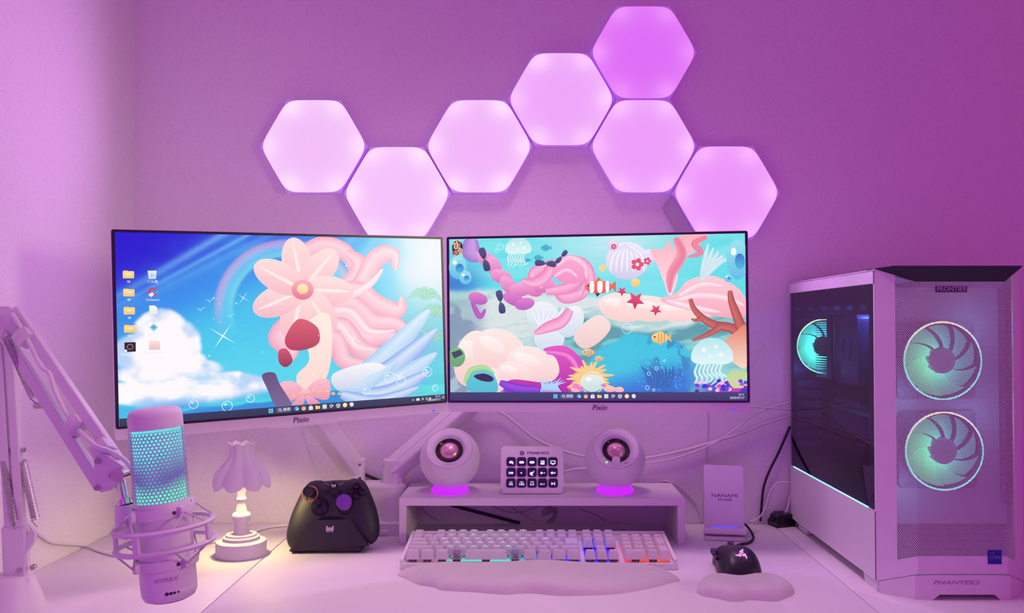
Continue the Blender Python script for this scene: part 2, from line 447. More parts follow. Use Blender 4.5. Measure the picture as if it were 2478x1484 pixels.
# ================================================================== monitors
class Art:
    """flat screen picture in 1920 x 1080 units, drawn as thin coloured facets"""
    def __init__(s, aw, ah, M): s.mb = MB(); s.aw = aw; s.ah = ah; s.M = M; s.lay = 0
    def P(s, x, y, z=None):
        return s.M @ Vector(((x / 1920 - 0.5) * s.aw, (0.5 - y / 1080) * s.ah, s.lay * 0.000012 if z is None else z))
    def grid(s, fn, nx=320, ny=180):
        xs = np.linspace(0, 1920, nx + 1); ys = np.linspace(0, 1080, ny + 1)
        X, Y = np.meshgrid(xs, ys); C = np.clip(fn(X, Y), 0, 1)
        C = np.where(C <= 0.04045, C / 12.92, ((C + 0.055) / 1.055) ** 2.4).reshape(-1, 3)
        V = [s.P(x, y) for y in ys for x in xs]
        F = [(j * (nx + 1) + i, (j + 1) * (nx + 1) + i, (j + 1) * (nx + 1) + i + 1, j * (nx + 1) + i + 1) for j in range(ny) for i in range(nx)]
        s.mb.add(V, F, C); s.lay += 2
    def poly(s, pts, col, col2=None, k=0):
        """col2: colour at the bottom of the shape; k > 0 smooths the outline"""
        if k: pts = smooth2(pts, k)
        pts = [(min(1919.5, max(0.5, x)), min(1079.5, max(0.5, y))) for x, y in pts]
        ys = [p[1] for p in pts]; lo, hi = min(ys), max(ys) + 1e-6
        c1 = np.array(lin(col)); c2 = np.array(lin(col2)) if col2 else c1
        cs = [tuple(c1 + (c2 - c1) * (y - lo) / (hi - lo)) for y in ys]
        F = []
        for t in tessellate_polygon([[Vector((x, y, 0)) for x, y in pts]]):
            a, b, c_ = t
            cr = (pts[b][0] - pts[a][0]) * (pts[c_][1] - pts[a][1]) - (pts[b][1] - pts[a][1]) * (pts[c_][0] - pts[a][0])
            F.append((a, b, c_) if cr < 0 else (c_, b, a))
        s.mb.add([s.P(x, y) for x, y in pts], F, cs); s.lay += 1
    def ell(s, cx, cy, rx, ry, col, col2=None, n=28, rot=0):
        s.poly([(cx + rx * math.cos(t) * math.cos(rot) - ry * math.sin(t) * math.sin(rot), cy + rx * math.cos(t) * math.sin(rot) + ry * math.sin(t) * math.cos(rot))
                for t in [2 * PI * i / n for i in range(n)]], col, col2)
    def rect(s, x0, y0, x1, y1, col, col2=None): s.poly([(x0, y0), (x1, y0), (x1, y1), (x0, y1)], col, col2)
    def ribbon(s, ctrl, w, c1, c2, k=10):
        pts = catmull([Vector((x, y, 0)) for x, y in ctrl], k); m = len(pts); V, C, F = [], [], []
        a1, a2 = np.array(lin(c1)), np.array(lin(c2))
        for i, p in enumerate(pts):
            t = pts[min(m - 1, i + 1)] - pts[max(0, i - 1)]; n = Vector((-t.y, t.x, 0)).normalized()
            q = i / (m - 1); ww = w * (math.sin(PI * min(1, 0.12 + 0.88 * q) * 0.98 + 0.02) ** 0.7) if not callable(w) else w(q)
            for k2, u in enumerate((-1, -0.35, 0.3, 1)):
                xx, yy = p.x + n.x * ww * u, p.y + n.y * ww * u
                V.append(s.P(min(1919.5, max(0.5, xx)), min(1079.5, max(0.5, yy)))); C.append(tuple((a2, a1, a1 * 0.6 + a2 * 0.4, a2)[k2]))
        for i in range(m - 1):
            for k2 in range(3):
                a = i * 4 + k2; F.append((a, a + 1, a + 5, a + 4))
        s.mb.add(V, F, C); s.lay += 1
    def ring(s, cx, cy, r, w, col, n=28):
        c = lin(col); V, F = [], []
        for i in range(n):
            a = 2 * PI * i / n
            for q in (r - w, r): V.append(s.P(min(1919.5, max(0.5, cx + q * math.cos(a))), min(1079.5, max(0.5, cy + q * math.sin(a)))))
        for i in range(n): j = (i + 1) % n; F.append((2 * i, 2 * i + 1, 2 * j + 1, 2 * j))
        s.mb.add(V, F, c); s.lay += 1
    def text(s, t, x, y, size, col, **k):
        v, f = text_geo(t, 1.0, **k)
        s.mb.add([s.P(x + p[0] * size, y - p[1] * size) for p in v], f, lin(col)); s.lay += 1
    def star(s, x, y, r, col=(255, 255, 255), rot=0.6):
        for a in (rot, rot + PI / 2):
            dx, dy = math.cos(a), math.sin(a); n = r * 0.035
            s.poly([(x - dx * r, y - dy * r), (x - dy * n, y + dx * n), (x + dx * r, y + dy * r), (x + dy * n, y - dx * n)], col)
        s.ell(x, y, r * 0.07, r * 0.07, col, n=10)
    def taskbar(s, y0, x0, dx, col, clock_x, tray=False):
        s.rect(0, y0, 1920, 1080, col, tuple(int(c * 0.85) for c in col)); y = (y0 + 1080) / 2 - 1; q = 13
        for i in (-1, 0):
            for j in (-1, 0): s.rect(x0 + i * q + 1 * (i + 1), y + j * q + (j + 1), x0 + i * q + q - 1 + (i + 1), y + j * q + q - 1 + (j + 1), (90, 205, 245))
        s.poly([(x0 + 30 + p[0] + 45, y + p[1]) for p in rrect(96, 34, 15)], tuple(min(255, c + 26) for c in col))
        s.ring(x0 + 52, y - 2, 8, 2.5, (245, 245, 250)); s.poly([(x0 + 57, y + 4), (x0 + 59, y + 2), (x0 + 65, y + 8), (x0 + 63, y + 10)], (245, 245, 250))
        s.text('検索', x0 + 92, y, 22, (245, 245, 250))
        ix = [x0 + 75 + dx * (i + 1) + 34 for i in range(9)]
        s.ell(ix[0], y, 14, 14, (60, 190, 220), (30, 110, 190)); s.ell(ix[0] + 4, y + 3, 7, 5, (200, 240, 240))
        s.ell(ix[1], y, 14, 14, (225, 90, 80), (240, 200, 80)); s.ell(ix[1], y, 7, 7, (250, 250, 250)); s.ell(ix[1], y, 5, 5, (80, 140, 235))
        s.rect(ix[2] - 12, y - 8, ix[2] + 12, y + 13, (248, 248, 252)); s.ring(ix[2], y - 9, 6, 2, (248, 248, 252)); s.rect(ix[2] - 5, y - 1, ix[2] + 5, y + 7, (230, 140, 120), (120, 170, 230))
        s.rect(ix[3] - 14, y - 11, ix[3] - 2, y - 4, (230, 170, 60)); s.rect(ix[3] - 14, y - 7, ix[3] + 14, y + 11, (255, 215, 110), (250, 195, 90))
        s.rect(ix[4] - 13, y - 13, ix[4] + 13, y + 13, (205, 240, 225), (180, 225, 205))
        s.ring(ix[5], y - 2, 10, 2.5, (235, 235, 240)); s.rect(ix[5] - 13, y - 5, ix[5] + 13, y - 2, (235, 235, 240)); s.poly([(ix[5] - 12, y + 12), (ix[5] - 8, y + 12), (ix[5] + 12, y + 2), (ix[5] + 8, y + 1)], (235, 235, 240))
        s.ring(ix[6], y, 14, 2.5, (230, 230, 238))
        for a in (90, 210, 330): s.ell(ix[6] + 6 * math.cos(R(a)), y + 6 * math.sin(R(a)), 4.5, 4.5, (230, 230, 238), n=12)
        s.ell(ix[7], y, 14, 14, (255, 235, 170), (245, 205, 120)); s.ell(ix[7], y - 2, 6, 8, (255, 245, 215), n=12)
        s.poly([(ix[8] - 13, y - 6), (ix[8] - 2, y - 14), (ix[8] + 12, y - 8), (ix[8] + 11, y + 8), (ix[8], y + 14), (ix[8] - 9, y + 8)], (225, 240, 250), (190, 220, 240), 4)
        s.text('0:11', clock_x, y - 10, 20, (245, 245, 250), align='RIGHT'); s.text('2025/07/17', clock_x, y + 11, 20, (245, 245, 250), align='RIGHT')
        if tray:
            xx = clock_x - 190
            s.poly([(xx - 8, y + 4), (xx, y - 4), (xx + 8, y + 4), (xx + 6, y + 6), (xx, y), (xx - 6, y + 6)], (240, 240, 245))
            s.rect(xx + 22, y - 7, xx + 44, y + 8, (235, 235, 240)); s.text('A', xx + 66, y, 26, (240, 240, 245))
            s.ring(xx + 94, y - 1, 10, 3, (240, 240, 245), 4); s.poly([(xx + 110, y - 4), (xx + 116, y - 4), (xx + 122, y - 10), (xx + 122, y + 10), (xx + 116, y + 4), (xx + 110, y + 4)], (240, 240, 245))
            s.ring(xx + 208, y - 2, 9, 2.5, (240, 240, 245))

def fbm(X, Y, seed, sc):
    """cheap smooth value noise"""
    rng = np.random.RandomState(seed); out = 0; amp = 0.5; tot = 0
    for o_ in range(5):
        g = rng.rand(64, 64); x = X / sc * 2 ** o_; y = Y / sc * 2 ** o_
        xi, yi = np.floor(x).astype(int), np.floor(y).astype(int); fx, fy = x - xi, y - yi
        fx = fx * fx * (3 - 2 * fx); fy = fy * fy * (3 - 2 * fy)
        g_ = lambda a, b: g[a % 64, b % 64]
        out = out + amp * ((g_(xi, yi) * (1 - fx) + g_(xi + 1, yi) * fx) * (1 - fy) + (g_(xi, yi + 1) * (1 - fx) + g_(xi + 1, yi + 1) * fx) * fy)
        tot += amp; amp *= 0.5
    return out / tot
sst = lambda a, b, x: np.clip((x - a) / (b - a), 0, 1) ** 2 * (3 - 2 * np.clip((x - a) / (b - a), 0, 1))
def mixc(A, col, w): return A + (np.array(col) / 255.0 - A) * w[..., None]

def left_bg(X, Y):
    A = np.zeros(X.shape + (3,)); A[:] = np.array((62, 196, 236)) / 255
    d = X * 0.45 + Y
    A = mixc(A, (20, 22, 205), 1 - sst(120, 620, d - 60 * (fbm(X, Y, 3, 300) - 0.5) * 4))
    A = mixc(A, (38, 120, 235), 0.65 * np.exp(-((d - 520) / 150) ** 2))
    A = mixc(A, (96, 226, 236), 0.55 * sst(450, 850, Y) * sst(200, 700, X))
    n = fbm(X, Y, 11, 420)
    A = mixc(A, (74, 160, 236), sst(0.45, 0.62, n) * sst(330, 60, X) * sst(560, 120, Y))          # wispy blue cloud top left
    A = mixc(A, (198, 224, 232), sst(1350, 1850, X + 200 * (n - 0.5)) * sst(760, 150, Y) * 0.95)   # pale haze top right
    A = mixc(A, (214, 220, 232), sst(1560, 1800, X + 300 * (n - 0.5)) * sst(620, 200, Y) * 0.8)
    for x0, sl, wd, st in ((560, -1.55, 26, 0.55), (700, -1.7, 16, 0.5), (820, -1.85, 30, 0.25), (1330, -0.9, 26, 0.3), (1480, -0.8, 20, 0.35), (1600, -0.7, 30, 0.3)):
        q = X - (x0 + sl * (Y)); A = mixc(A, (150, 220, 250), st * np.exp(-(q / (wd * 1.6)) ** 2) * sst(700, 0, Y))
    rr = np.hypot((X - 930), (Y - 450) * 1.0)                                                        # rainbow
    for k, c in enumerate(((236, 170, 214), (244, 190, 220), (200, 206, 244), (130, 214, 246), (120, 232, 236), (150, 240, 226))):
        A = mixc(A, c, 0.62 * np.exp(-((rr - (418 - k * 17)) / 12) ** 2) * sst(640, 300, Y))
    cl = fbm(X, Y, 21, 210)                                                                          # cumulus bank
    h = np.maximum.reduce([1 - np.hypot((X - cx) / rx, (Y - cy) / ry) for cx, cy, rx, ry in ((225, 560, 150, 130), (300, 640, 150, 150), (120, 680, 170, 130), (330, 740, 130, 90), (230, 790, 300, 90), (520, 900, 270, 90), (170, 900, 320, 90), (700, 905, 130, 60))])
    c_ = sst(-0.04, 0.16, h + 0.42 * (cl - 0.52)); A = mixc(A, (196, 214, 248), c_ * 0.9)
    A = mixc(A, (252, 248, 250), c_ * sst(0.36, 0.6, fbm(X - 30, Y - 40, 23, 170) + 0.25 * h))
    A = mixc(A, (150, 205, 246), 0.7 * sst(0.5, 0.66, fbm(X, Y * 2.4, 31, 260)) * sst(700, 860, Y) * sst(900, 300, X))
    w = sst(900, 1000, Y + 0.06 * (X - 900) + 40 * (fbm(X, Y, 41, 200) - 0.5)) * sst(0, 500, X + 250)
    sea = fbm(X + Y * 1.6, Y * 5, 43, 260)
    A = mixc(A, (28, 120, 214), w * 0.75); A = mixc(A, (70, 220, 232), w * sst(0.44, 0.62, sea))
    A = mixc(A, (130, 228, 196), 0.75 * np.exp(-((X - 1760) / 190) ** 2 - ((Y - 640) / 190) ** 2) * (0.5 + fbm(X, Y, 51, 60)))
    A = mixc(A, (88, 224, 222), sst(1200, 1700, X) * sst(720, 930, Y) * 0.8)
    A = mixc(A, (120, 150, 236), 0.5 * np.exp(-((X - 1690) / 200) ** 2 - ((Y - 720) / 200) ** 2))
    return A

def right_bg(X, Y):
    A = np.zeros(X.shape + (3,)); A[:] = np.array((92, 222, 228)) / 255
    n = fbm(X + Y, Y * 3, 61, 340)
    A = mixc(A, (232, 238, 240), np.exp(-((X - 1080) / 430) ** 2 - ((Y + 20) / 250) ** 2) * (0.75 + 0.5 * (n - 0.4)))
    A = mixc(A, (140, 232, 236), 0.6 * sst(0.45, 0.66, n) * sst(620, 100, Y))
    A = mixc(A, (52, 120, 205), sst(330, 40, X) * np.exp(-((Y - 300) / 120) ** 2) * 0.9)
    s_ = fbm(X, Y, 63, 260)
    sand = sst(-20, 40, Y - (330 + 0.05 * X) + 90 * (s_ - 0.5)); A = mixc(A, (214, 228, 224), sand)
    A = mixc(A, (150, 206, 202), sand * sst(0.5, 0.62, fbm(X + 2 * Y, Y * 3, 65, 300)) * 0.7)
    reef = sst(-15, 30, Y - (560 + 60 * np.sin(X / 170.0)) + 120 * (s_ - 0.5)) * sst(560, 760, X) ; A = mixc(A, (84, 158, 164), reef)
    A = mixc(A, (128, 200, 196), reef * sst(0.5, 0.62, fbm(X + Y, Y * 2.5, 67, 160)))
    le = sst(300, 120, X + 60 * (s_ - 0.5)) * sst(380, 470, Y); A = mixc(A, (98, 128, 160), le * 0.7); A = mixc(A, (180, 210, 210), le * sst(0.5, 0.6, fbm(X, Y, 69, 120)) * 0.7)
    cv = sst(1.05, 0.93, np.hypot((X - 1275) / 350, (Y - 900) / 255) + 0.25 * (fbm(X, Y, 71, 130) - 0.5)); A = mixc(A, (46, 196, 220), cv)
    A = mixc(A, (30, 120, 210), cv * sst(820, 1010, Y + 0.25 * (X - 1275))); A = mixc(A, (28, 110, 180), cv * 0.6 * sst(0.52, 0.6, fbm(X * 1.5, Y, 73, 70)) * sst(1180, 1400, X))
    A = mixc(A, (150, 222, 214), sst(1480, 1700, X) * sst(620, 720, Y) * 0.6)
    A = mixc(A, (60, 60, 200), sst(1560, 1760, X) * sst(930, 990, Y + 60 * (s_ - 0.5))); A = mixc(A, (196, 60, 170), sst(1730, 1800, X) * sst(960, 1000, Y) * sst(0.45, 0.55, fbm(X, Y, 75, 50)))
    A = mixc(A, (120, 60, 200), sst(560, 420, X) * sst(300, 380, X) * sst(880, 960, Y))
    return A

def draw_left(a):
    a.grid(left_bg)
    # palms at the far right
    for px, py, sc in ((1800, 400, 1.0), (1880, 520, 1.1), (1690, 610, 0.8), (1850, 680, 0.9)):
        for k in range(9):
            an = R(200 + k * 20 + 7 * math.sin(k * 3)); l = 130 * sc
            e = (px + l * math.cos(an) * 1.0, py + l * math.sin(an) * 0.8 + 35 * sc)
            a.ribbon([(px, py), ((px + e[0]) / 2, (py + e[1]) / 2 - 34 * sc), e], 13 * sc, (150, 216, 196), (112, 190, 180), 5)
    # long pink silk streamers blown to the right
    hl, hd = (250, 208, 220), (236, 164, 188)
    for c in ([(960, 150), (1130, 60), (1290, 110), (1330, 240)], [(1100, 330), (1300, 300), (1370, 170), (1280, 90)], [(1080, 360), (1330, 340), (1480, 130), (1590, 110), (1600, 210)],
              [(1060, 420), (1320, 330), (1480, 430), (1620, 470), (1640, 380)], [(1060, 460), (1300, 420), (1440, 540), (1600, 560), (1700, 650)],
              [(1060, 520), (1260, 500), (1380, 640), (1560, 640), (1640, 760)], [(1080, 600), (1240, 560), (1350, 700), (1500, 760), (1560, 700)],
              [(1050, 640), (1200, 640), (1260, 780), (1420, 810)], [(900, 520), (860, 620), (930, 690), (900, 780)]):
        a.ribbon(c, 62, hl, hd)
    for c in ([(1090, 480), (1290, 470), (1420, 600), (1590, 600)], [(1060, 380), (1290, 370), (1430, 300), (1520, 200)], [(1080, 560), (1230, 560), (1330, 690), (1460, 720)]):
        a.ribbon(c, 26, (255, 232, 236), (246, 192, 208))
    # a large cream and pink blossom as a plain stand-in
    for k in range(7):
        an = R(-100 + k * 360 / 7); cx, cy = 1010 + 150 * math.cos(an), 330 + 160 * math.sin(an)
        a.ell(cx, cy, 165, 92, (252, 222, 220), (244, 186, 196), rot=an)
        a.ribbon([(1010 + 40 * math.cos(an), 330 + 40 * math.sin(an)), (cx, cy), (1010 + 290 * math.cos(an), 330 + 300 * math.sin(an))], 16, (255, 240, 234), (248, 206, 208), 5)
    a.ell(1010, 330, 66, 62, (248, 176, 186), (226, 110, 140)); a.ell(1010, 325, 34, 32, (255, 236, 190), (250, 206, 140))
    # tall cream stem petals and crimson buds
    a.poly([(1010, 560), (1160, 480), (1180, 700), (1130, 900), (1000, 980), (960, 860), (1040, 760)], (254, 234, 224), (250, 214, 206), 6)
    a.poly([(900, 620), (980, 510), (1090, 560), (1100, 660), (1010, 700), (920, 690)], (216, 92, 112), (176, 58, 92), 6)
    a.poly([(860, 700), (905, 690), (940, 760), (900, 800), (860, 770)], (206, 84, 110), (150, 50, 84), 6)
    # pale blue fins of glass-like leaves, lower right
    for i, (x0, y0, x1, y1, w) in enumerate(((1240, 960, 1830, 470, 74), (1260, 980, 1880, 600, 70), (1280, 990, 1870, 760, 66), (1270, 1000, 1820, 880, 60), (1200, 930, 1600, 800, 50), (1230, 990, 1740, 980, 46))):
        a.ribbon([(x0, y0), ((x0 + x1) / 2 - 30, (y0 + y1) / 2 + 70), (x1, y1)], w, (206, 226, 246), (132, 168, 236) if i % 2 else (160, 206, 240), 8)
    a.poly([(1180, 860), (1400, 800), (1520, 830), (1420, 880), (1220, 960)], (244, 244, 248), (206, 214, 236), 5)
    # pink bow and beads at the bottom
    for sx in (-1, 1):
        a.poly([(1010, 960), (1010 + sx * 70, 890), (1010 + sx * 150, 900), (1010 + sx * 140, 1010), (1010 + sx * 60, 1000)], (250, 190, 206), (236, 150, 178), 5)
        a.poly([(1010, 970), (1010 + sx * 40, 990), (1010 + sx * 90, 1040), (1010 + sx * 20, 1040)], (246, 178, 198), (230, 140, 170), 4)
    a.ell(1010, 962, 26, 24, (252, 204, 214), (236, 150, 180))
    for k in range(9): a.ell(900 + k * 40, 985 - 26 * math.sin(k / 8 * PI) + (k % 2) * 6, 13, 9, (246, 212, 150), (226, 166, 100), n=12)
    a.poly([(760, 840), (830, 830), (860, 900), (930, 1040), (840, 1040), (790, 930)], (96, 80, 124), (120, 104, 150), 5)
    for x, y, r in ((546, 598, 88), (665, 375, 44), (1610, 900, 60), (1320, 640, 40)): a.star(x, y, r)
    for i in range(60):
        x, y = random.uniform(380, 1860), random.uniform(120, 960); r = random.choice((2, 2.5, 3, 4.5)); a.ell(x, y, r, r, (235, 248, 255), n=8)
    for x, y, r in ((380, 985, 26), (690, 975, 24), (560, 1010, 30), (1540, 900, 34), (1620, 930, 30), (1800, 880, 32), (1390, 980, 24), (1850, 990, 22)):
        a.ring(x, y, r, 3.2, (232, 248, 252)); a.ell(x - r * 0.3, y - r * 0.35, r * 0.24, r * 0.18, (255, 255, 255), n=10)
    for x, y in ((480, 390), (430, 440), (590, 480)):
        a.poly([(x - 22, y - 8), (x - 6, y - 4), (x, y + 4), (x + 8, y - 10), (x + 26, y - 14), (x + 6, y - 2), (x, y + 10), (x - 8, y + 2)], (150, 226, 250))
    # desktop icons
    for i in range(4):
        y = 238 + i * 101
        a.rect(36, y - 24, 60, y - 12, (232, 178, 84)); a.poly([(62 + p[0], y + p[1]) for p in rrect(56, 40, 4)], (255, 222, 140), (248, 200, 112)); a.rect(50, y - 8, 74, y + 2, (255, 238, 190))
        a.rect(54, y + 34, 70, y + 38, (230, 240, 250)); a.rect(56, y + 41, 68, y + 44, (230, 240, 250))
    a.rect(34, 615, 90, 668, (28, 26, 40)); a.ring(62, 640, 17, 3, (190, 160, 110), 6); a.rect(34, 655, 46, 668, (240, 240, 245)); a.rect(16, 679, 110, 684, (235, 240, 250)); a.rect(44, 690, 80, 694, (235, 240, 250))
    a.poly([(158, 215), (204, 215), (199, 262), (163, 262)], (232, 240, 246), (200, 214, 226)); a.ring(181, 240, 12, 4, (70, 140, 220), 3); a.text('ごみ箱', 181, 278, 19, (240, 245, 250))
    a.ring(182, 336, 25, 11, (222, 60, 70)); a.rect(190, 326, 212, 346, (58, 160, 230)); a.poly([(158, 350), (180, 336), (188, 352), (172, 364)], (240, 236, 230)); a.text('CCleaner', 181, 380, 18, (240, 245, 250))
    a.poly([(162, 412), (190, 412), (202, 424), (202, 462), (162, 462)], (250, 250, 252), (228, 232, 238)); a.rect(178, 476, 188, 481, (240, 245, 250))
    a.poly([(182 + p[0], 536 + p[1]) for p in rrect(54, 54, 8)], (246, 250, 252)); a.poly([(166, 536), (182, 520), (198, 536), (182, 552)], (80, 150, 230), (60, 200, 220)); a.ring(182, 536, 22, 3, (80, 120, 220), 4); a.rect(154, 570, 210, 574, (235, 242, 250))
    a.poly([(184 + p[0], 636 + p[1]) for p in rrect(56, 52, 3)], (250, 226, 222), (236, 190, 190)); a.rect(132, 678, 236, 684, (235, 242, 250))
    a.taskbar(1036, 804, 42, (44, 58, 92), 1885, True)

def fish(a, x, y, s, c1, c2, flip=1):
    a.poly([(x + flip * s * 0.8, y), (x + flip * s * 1.4, y - s * 0.55), (x + flip * s * 1.3, y), (x + flip * s * 1.4, y + s * 0.55)], c2)
    a.poly([(x - s * 0.3, y - s * 0.5), (x + flip * s * 0.1, y - s * 0.95), (x + flip * s * 0.6, y - s * 0.45)], c2); a.poly([(x - s * 0.2, y + s * 0.5), (x + flip * s * 0.1, y + s * 0.9), (x + flip * s * 0.5, y + s * 0.45)], c2)
    a.ell(x, y, s, s * 0.66, c1, c2)
    for k in (-0.2, 0.15, 0.5): a.poly([(x + flip * s * k, y - s * 0.55), (x + flip * s * (k + 0.12), y - s * 0.5), (x + flip * s * (k + 0.1), y + s * 0.45), (x + flip * s * (k + 0.02), y + s * 0.45)], tuple(int(q * 0.82) for q in c2))
    a.ell(x - flip * s * 0.6, y - s * 0.12, s * 0.11, s * 0.11, (40, 40, 50), n=10)
def jelly(a, x, y, r):
    for k in range(7):
        xx = x - r * 0.6 + k * r * 0.2
        a.ribbon([(xx, y + r * 0.2), (xx - r * 0.25, y + r * 0.8), (xx + r * 0.05 * (k - 3), y + r * 1.15), (xx - r * 0.3, y + r * (1.4 + 0.1 * (k % 3)))], r * 0.07, (226, 246, 244), (160, 224, 226), 6)
    a.poly([(x - r, y + r * 0.25), (x - r * 0.95, y - r * 0.3), (x - r * 0.5, y - r * 0.78), (x, y - r * 0.9), (x + r * 0.5, y - r * 0.78), (x + r * 0.95, y - r * 0.3), (x + r, y + r * 0.25), (x + r * 0.5, y + r * 0.45), (x, y + r * 0.4), (x - r * 0.5, y + r * 0.45)], (176, 232, 234), (222, 246, 242), 6)
    for dx, dy, q in ((-0.4, -0.3, 0.12), (0.2, -0.45, 0.09), (0.45, -0.05, 0.12), (-0.1, 0.02, 0.08)): a.ell(x + dx * r, y + dy * r, q * r, q * r, (236, 250, 248), n=12)

def draw_right(a):
    a.grid(right_bg)
    jelly(a, 461, 70, 84)
    for x, y, s in ((640, 70, 30), (590, 135, 26), (520, 150, 18)): fish(a, x, y, s, (70, 196, 214), (60, 180, 204))
    # pale dunes and smooth peach boulders
    for x, y, rx, ry, ro in ((150, 800, 120, 190, 0.25), (330, 760, 190, 150, 0.5), (560, 850, 190, 120, 0.35), (250, 950, 130, 90, 0.0), (420, 900, 110, 80, 0.2)):
        a.ell(x, y, rx, ry, (253, 234, 226), (243, 205, 198), rot=ro); a.ell(x - rx * 0.25, y - ry * 0.35, rx * 0.5, ry * 0.3, (255, 246, 240), (250, 226, 218), rot=ro)
    for x, y, rx, ry, ro in ((620, 520, 110, 95, 0.3), (660, 660, 100, 110, 0.0), (800, 560, 80, 110, 0.5)): a.ell(x, y, rx, ry, (240, 243, 245), (200, 222, 230), rot=ro)
    for k in range(6): a.ribbon([(610, 600), (560 + k * 32, 520), (540 + k * 44, 450)], 9, (250, 251, 252), (206, 224, 232), 5)
    a.poly([(820, 660), (900, 560), (1000, 520), (1060, 600), (980, 700), (880, 740)], (250, 226, 216), (236, 204, 196), 6)
    # long pink kelp braids
    kl, kd = (246, 172, 214), (214, 110, 178)
    a.ribbon([(150, 0), (150, 90), (230, 130)], 62, (206, 160, 226), (150, 120, 206))
    braid = [(250, 140), (300, 190), (345, 255), (395, 315), (470, 345), (550, 340), (630, 320)]
    for i, (x, y) in enumerate(braid): a.ell(x, y, 74, 46, kl, kd, rot=0.9 - i * 0.18 + (0.5 if i % 2 else -0.2))
    for c in ([(620, 330), (560, 250), (660, 190), (780, 200)], [(700, 320), (760, 400), (880, 370), (900, 270)], [(640, 360), (800, 330), (900, 210), (820, 130)], [(760, 150), (880, 180), (930, 290), (880, 400)], [(700, 150), (640, 260), (560, 300), (480, 280)], [(800, 480), (740, 560), (640, 600), (560, 640)]):
        a.ribbon(c, 40, (250, 186, 214), (232, 130, 182))
    a.ell(800, 215, 118, 96, (250, 176, 206), (240, 146, 190)); a.ribbon([(720, 190), (800, 140), (890, 190), (905, 280)], 22, (255, 214, 228), (244, 160, 198)); a.ribbon([(700, 260), (780, 220), (850, 270)], 18, (255, 214, 228), (240, 150, 192))
    for x, y, rx, ry, ro in ((190, 400, 66, 40, 0.3), (430, 410, 80, 40, 0.4), (500, 440, 66, 40, -0.2)): a.ell(x, y, rx, ry, (226, 130, 200), (180, 96, 186), rot=ro)
    a.ribbon([(150, 420), (200, 520), (240, 470)], 18, (200, 100, 190), (160, 84, 180))
    # dark leaf bows of sea grass
    for x, y, s, ro in ((235, 140, 62, 1.3), (340, 425, 60, 1.4), (640, 175, 54, 0.1), (745, 130, 40, 2.3)):
        for sg in (-1, 1):
            ca, sa = math.cos(ro), math.sin(ro); q = lambda u, v: (x + (u * ca - v * sa) * s, y + (u * sa + v * ca) * s)
            a.poly([q(0, 0), q(sg * 0.5, -0.38), q(sg * 1.25, -0.3), q(sg * 1.2, 0.3), q(sg * 0.5, 0.3)], (74, 88, 132), (52, 62, 104), 4)
    # pearly shell dome and coral fans on the right half
    a.ell(1170, 165, 138, 124, (238, 236, 248), (206, 204, 232)); a.ell(1080, 62, 38, 34, (234, 226, 244), (212, 196, 226)); a.ell(1310, 140, 52, 48, (240, 236, 248), (210, 204, 230))
    for k in range(7): a.ribbon([(1170, 60), (1080 + k * 30, 130), (1060 + k * 36, 240)], 14, (248, 246, 252), (214, 210, 236), 6)
    for x, y, r in ((1235, 190, 26), (1085, 70, 12), (1300, 170, 16)):
        for k in range(5): an = k * 2 * PI / 5; a.ell(x + r * math.cos(an), y + r * math.sin(an), r * 0.62, r * 0.62, (226, 84, 104), n=12)
    a.ell(1010, 210, 24, 22, (250, 214, 130)); a.ell(1222, 310, 30, 28, (252, 222, 140), (240, 196, 110))
    sk1, sk2 = (252, 232, 222), (246, 208, 198)
    for x, y, rx, ry, ro in ((1130, 470, 150, 95, 0.2), (1300, 480, 190, 85, 0.1), (1480, 500, 170, 66, 0.05)):
        a.ell(x, y, rx, ry, sk1, sk2, rot=ro); a.ell(x - rx * 0.2, y - ry * 0.35, rx * 0.55, ry * 0.28, (255, 246, 240), (252, 232, 222), rot=ro)
    for x, y, r_ in ((1220, 425, 62), (1350, 490, 40), (1135, 365, 34)):          # crimson sea stars
        a.poly([(x + (r_ if k % 2 == 0 else r_ * 0.45) * math.cos(k * PI / 5 + 0.4), y + (r_ if k % 2 == 0 else r_ * 0.45) * math.sin(k * PI / 5 + 0.4)) for k in range(10)], (228, 84, 110), (196, 50, 90))
    pf, pd = (248, 178, 188), (232, 126, 150)
    a.poly([(1320, 100), (1400, 90), (1440, 30), (1460, 100), (1500, 10), (1690, 5), (1640, 60), (1590, 120), (1500, 170), (1490, 300), (1440, 400), (1400, 300), (1360, 190)], pf, (252, 220, 224), 5)
    a.ribbon([(1480, 20), (1520, 130), (1450, 260), (1440, 380)], 34, pd, (244, 160, 174)); a.ribbon([(1680, 20), (1600, 60), (1640, 120), (1560, 150)], 20, (238, 140, 160), pd)
    a.poly([(1380, 420), (1480, 380), (1560, 300), (1700, 270), (1840, 330), (1915, 420), (1915, 540), (1760, 540), (1600, 500), (1440, 460)], (250, 206, 212), (246, 170, 184), 6)
    for c in ([(1450, 440), (1620, 400), (1800, 420), (1910, 470)], [(1500, 400), (1640, 330), (1780, 340)], [(1420, 430), (1560, 470), (1760, 510)]): a.ribbon(c, 24, (255, 232, 234), (246, 182, 194))
    for k in range(5): a.ribbon([(1640, 300), (1660 + k * 24, 190), (1690 + k * 32, 60 + 26 * k)], 16, (216, 238, 240), (186, 224, 230), 6)
    # clownfish between the two halves
    x, y = 985, 335; cf = (236, 106, 70)
    a.poly([(x + 75, y - 6), (x + 110, y - 40), (x + 112, y + 38)], cf); a.poly([(x - 30, y - 30), (x, y - 66), (x + 30, y - 30)], cf); a.poly([(x - 30, y + 30), (x - 10, y + 66), (x + 20, y + 28)], (60, 50, 60))
    a.ell(x, y, 88, 42, (244, 124, 80), (226, 92, 62))
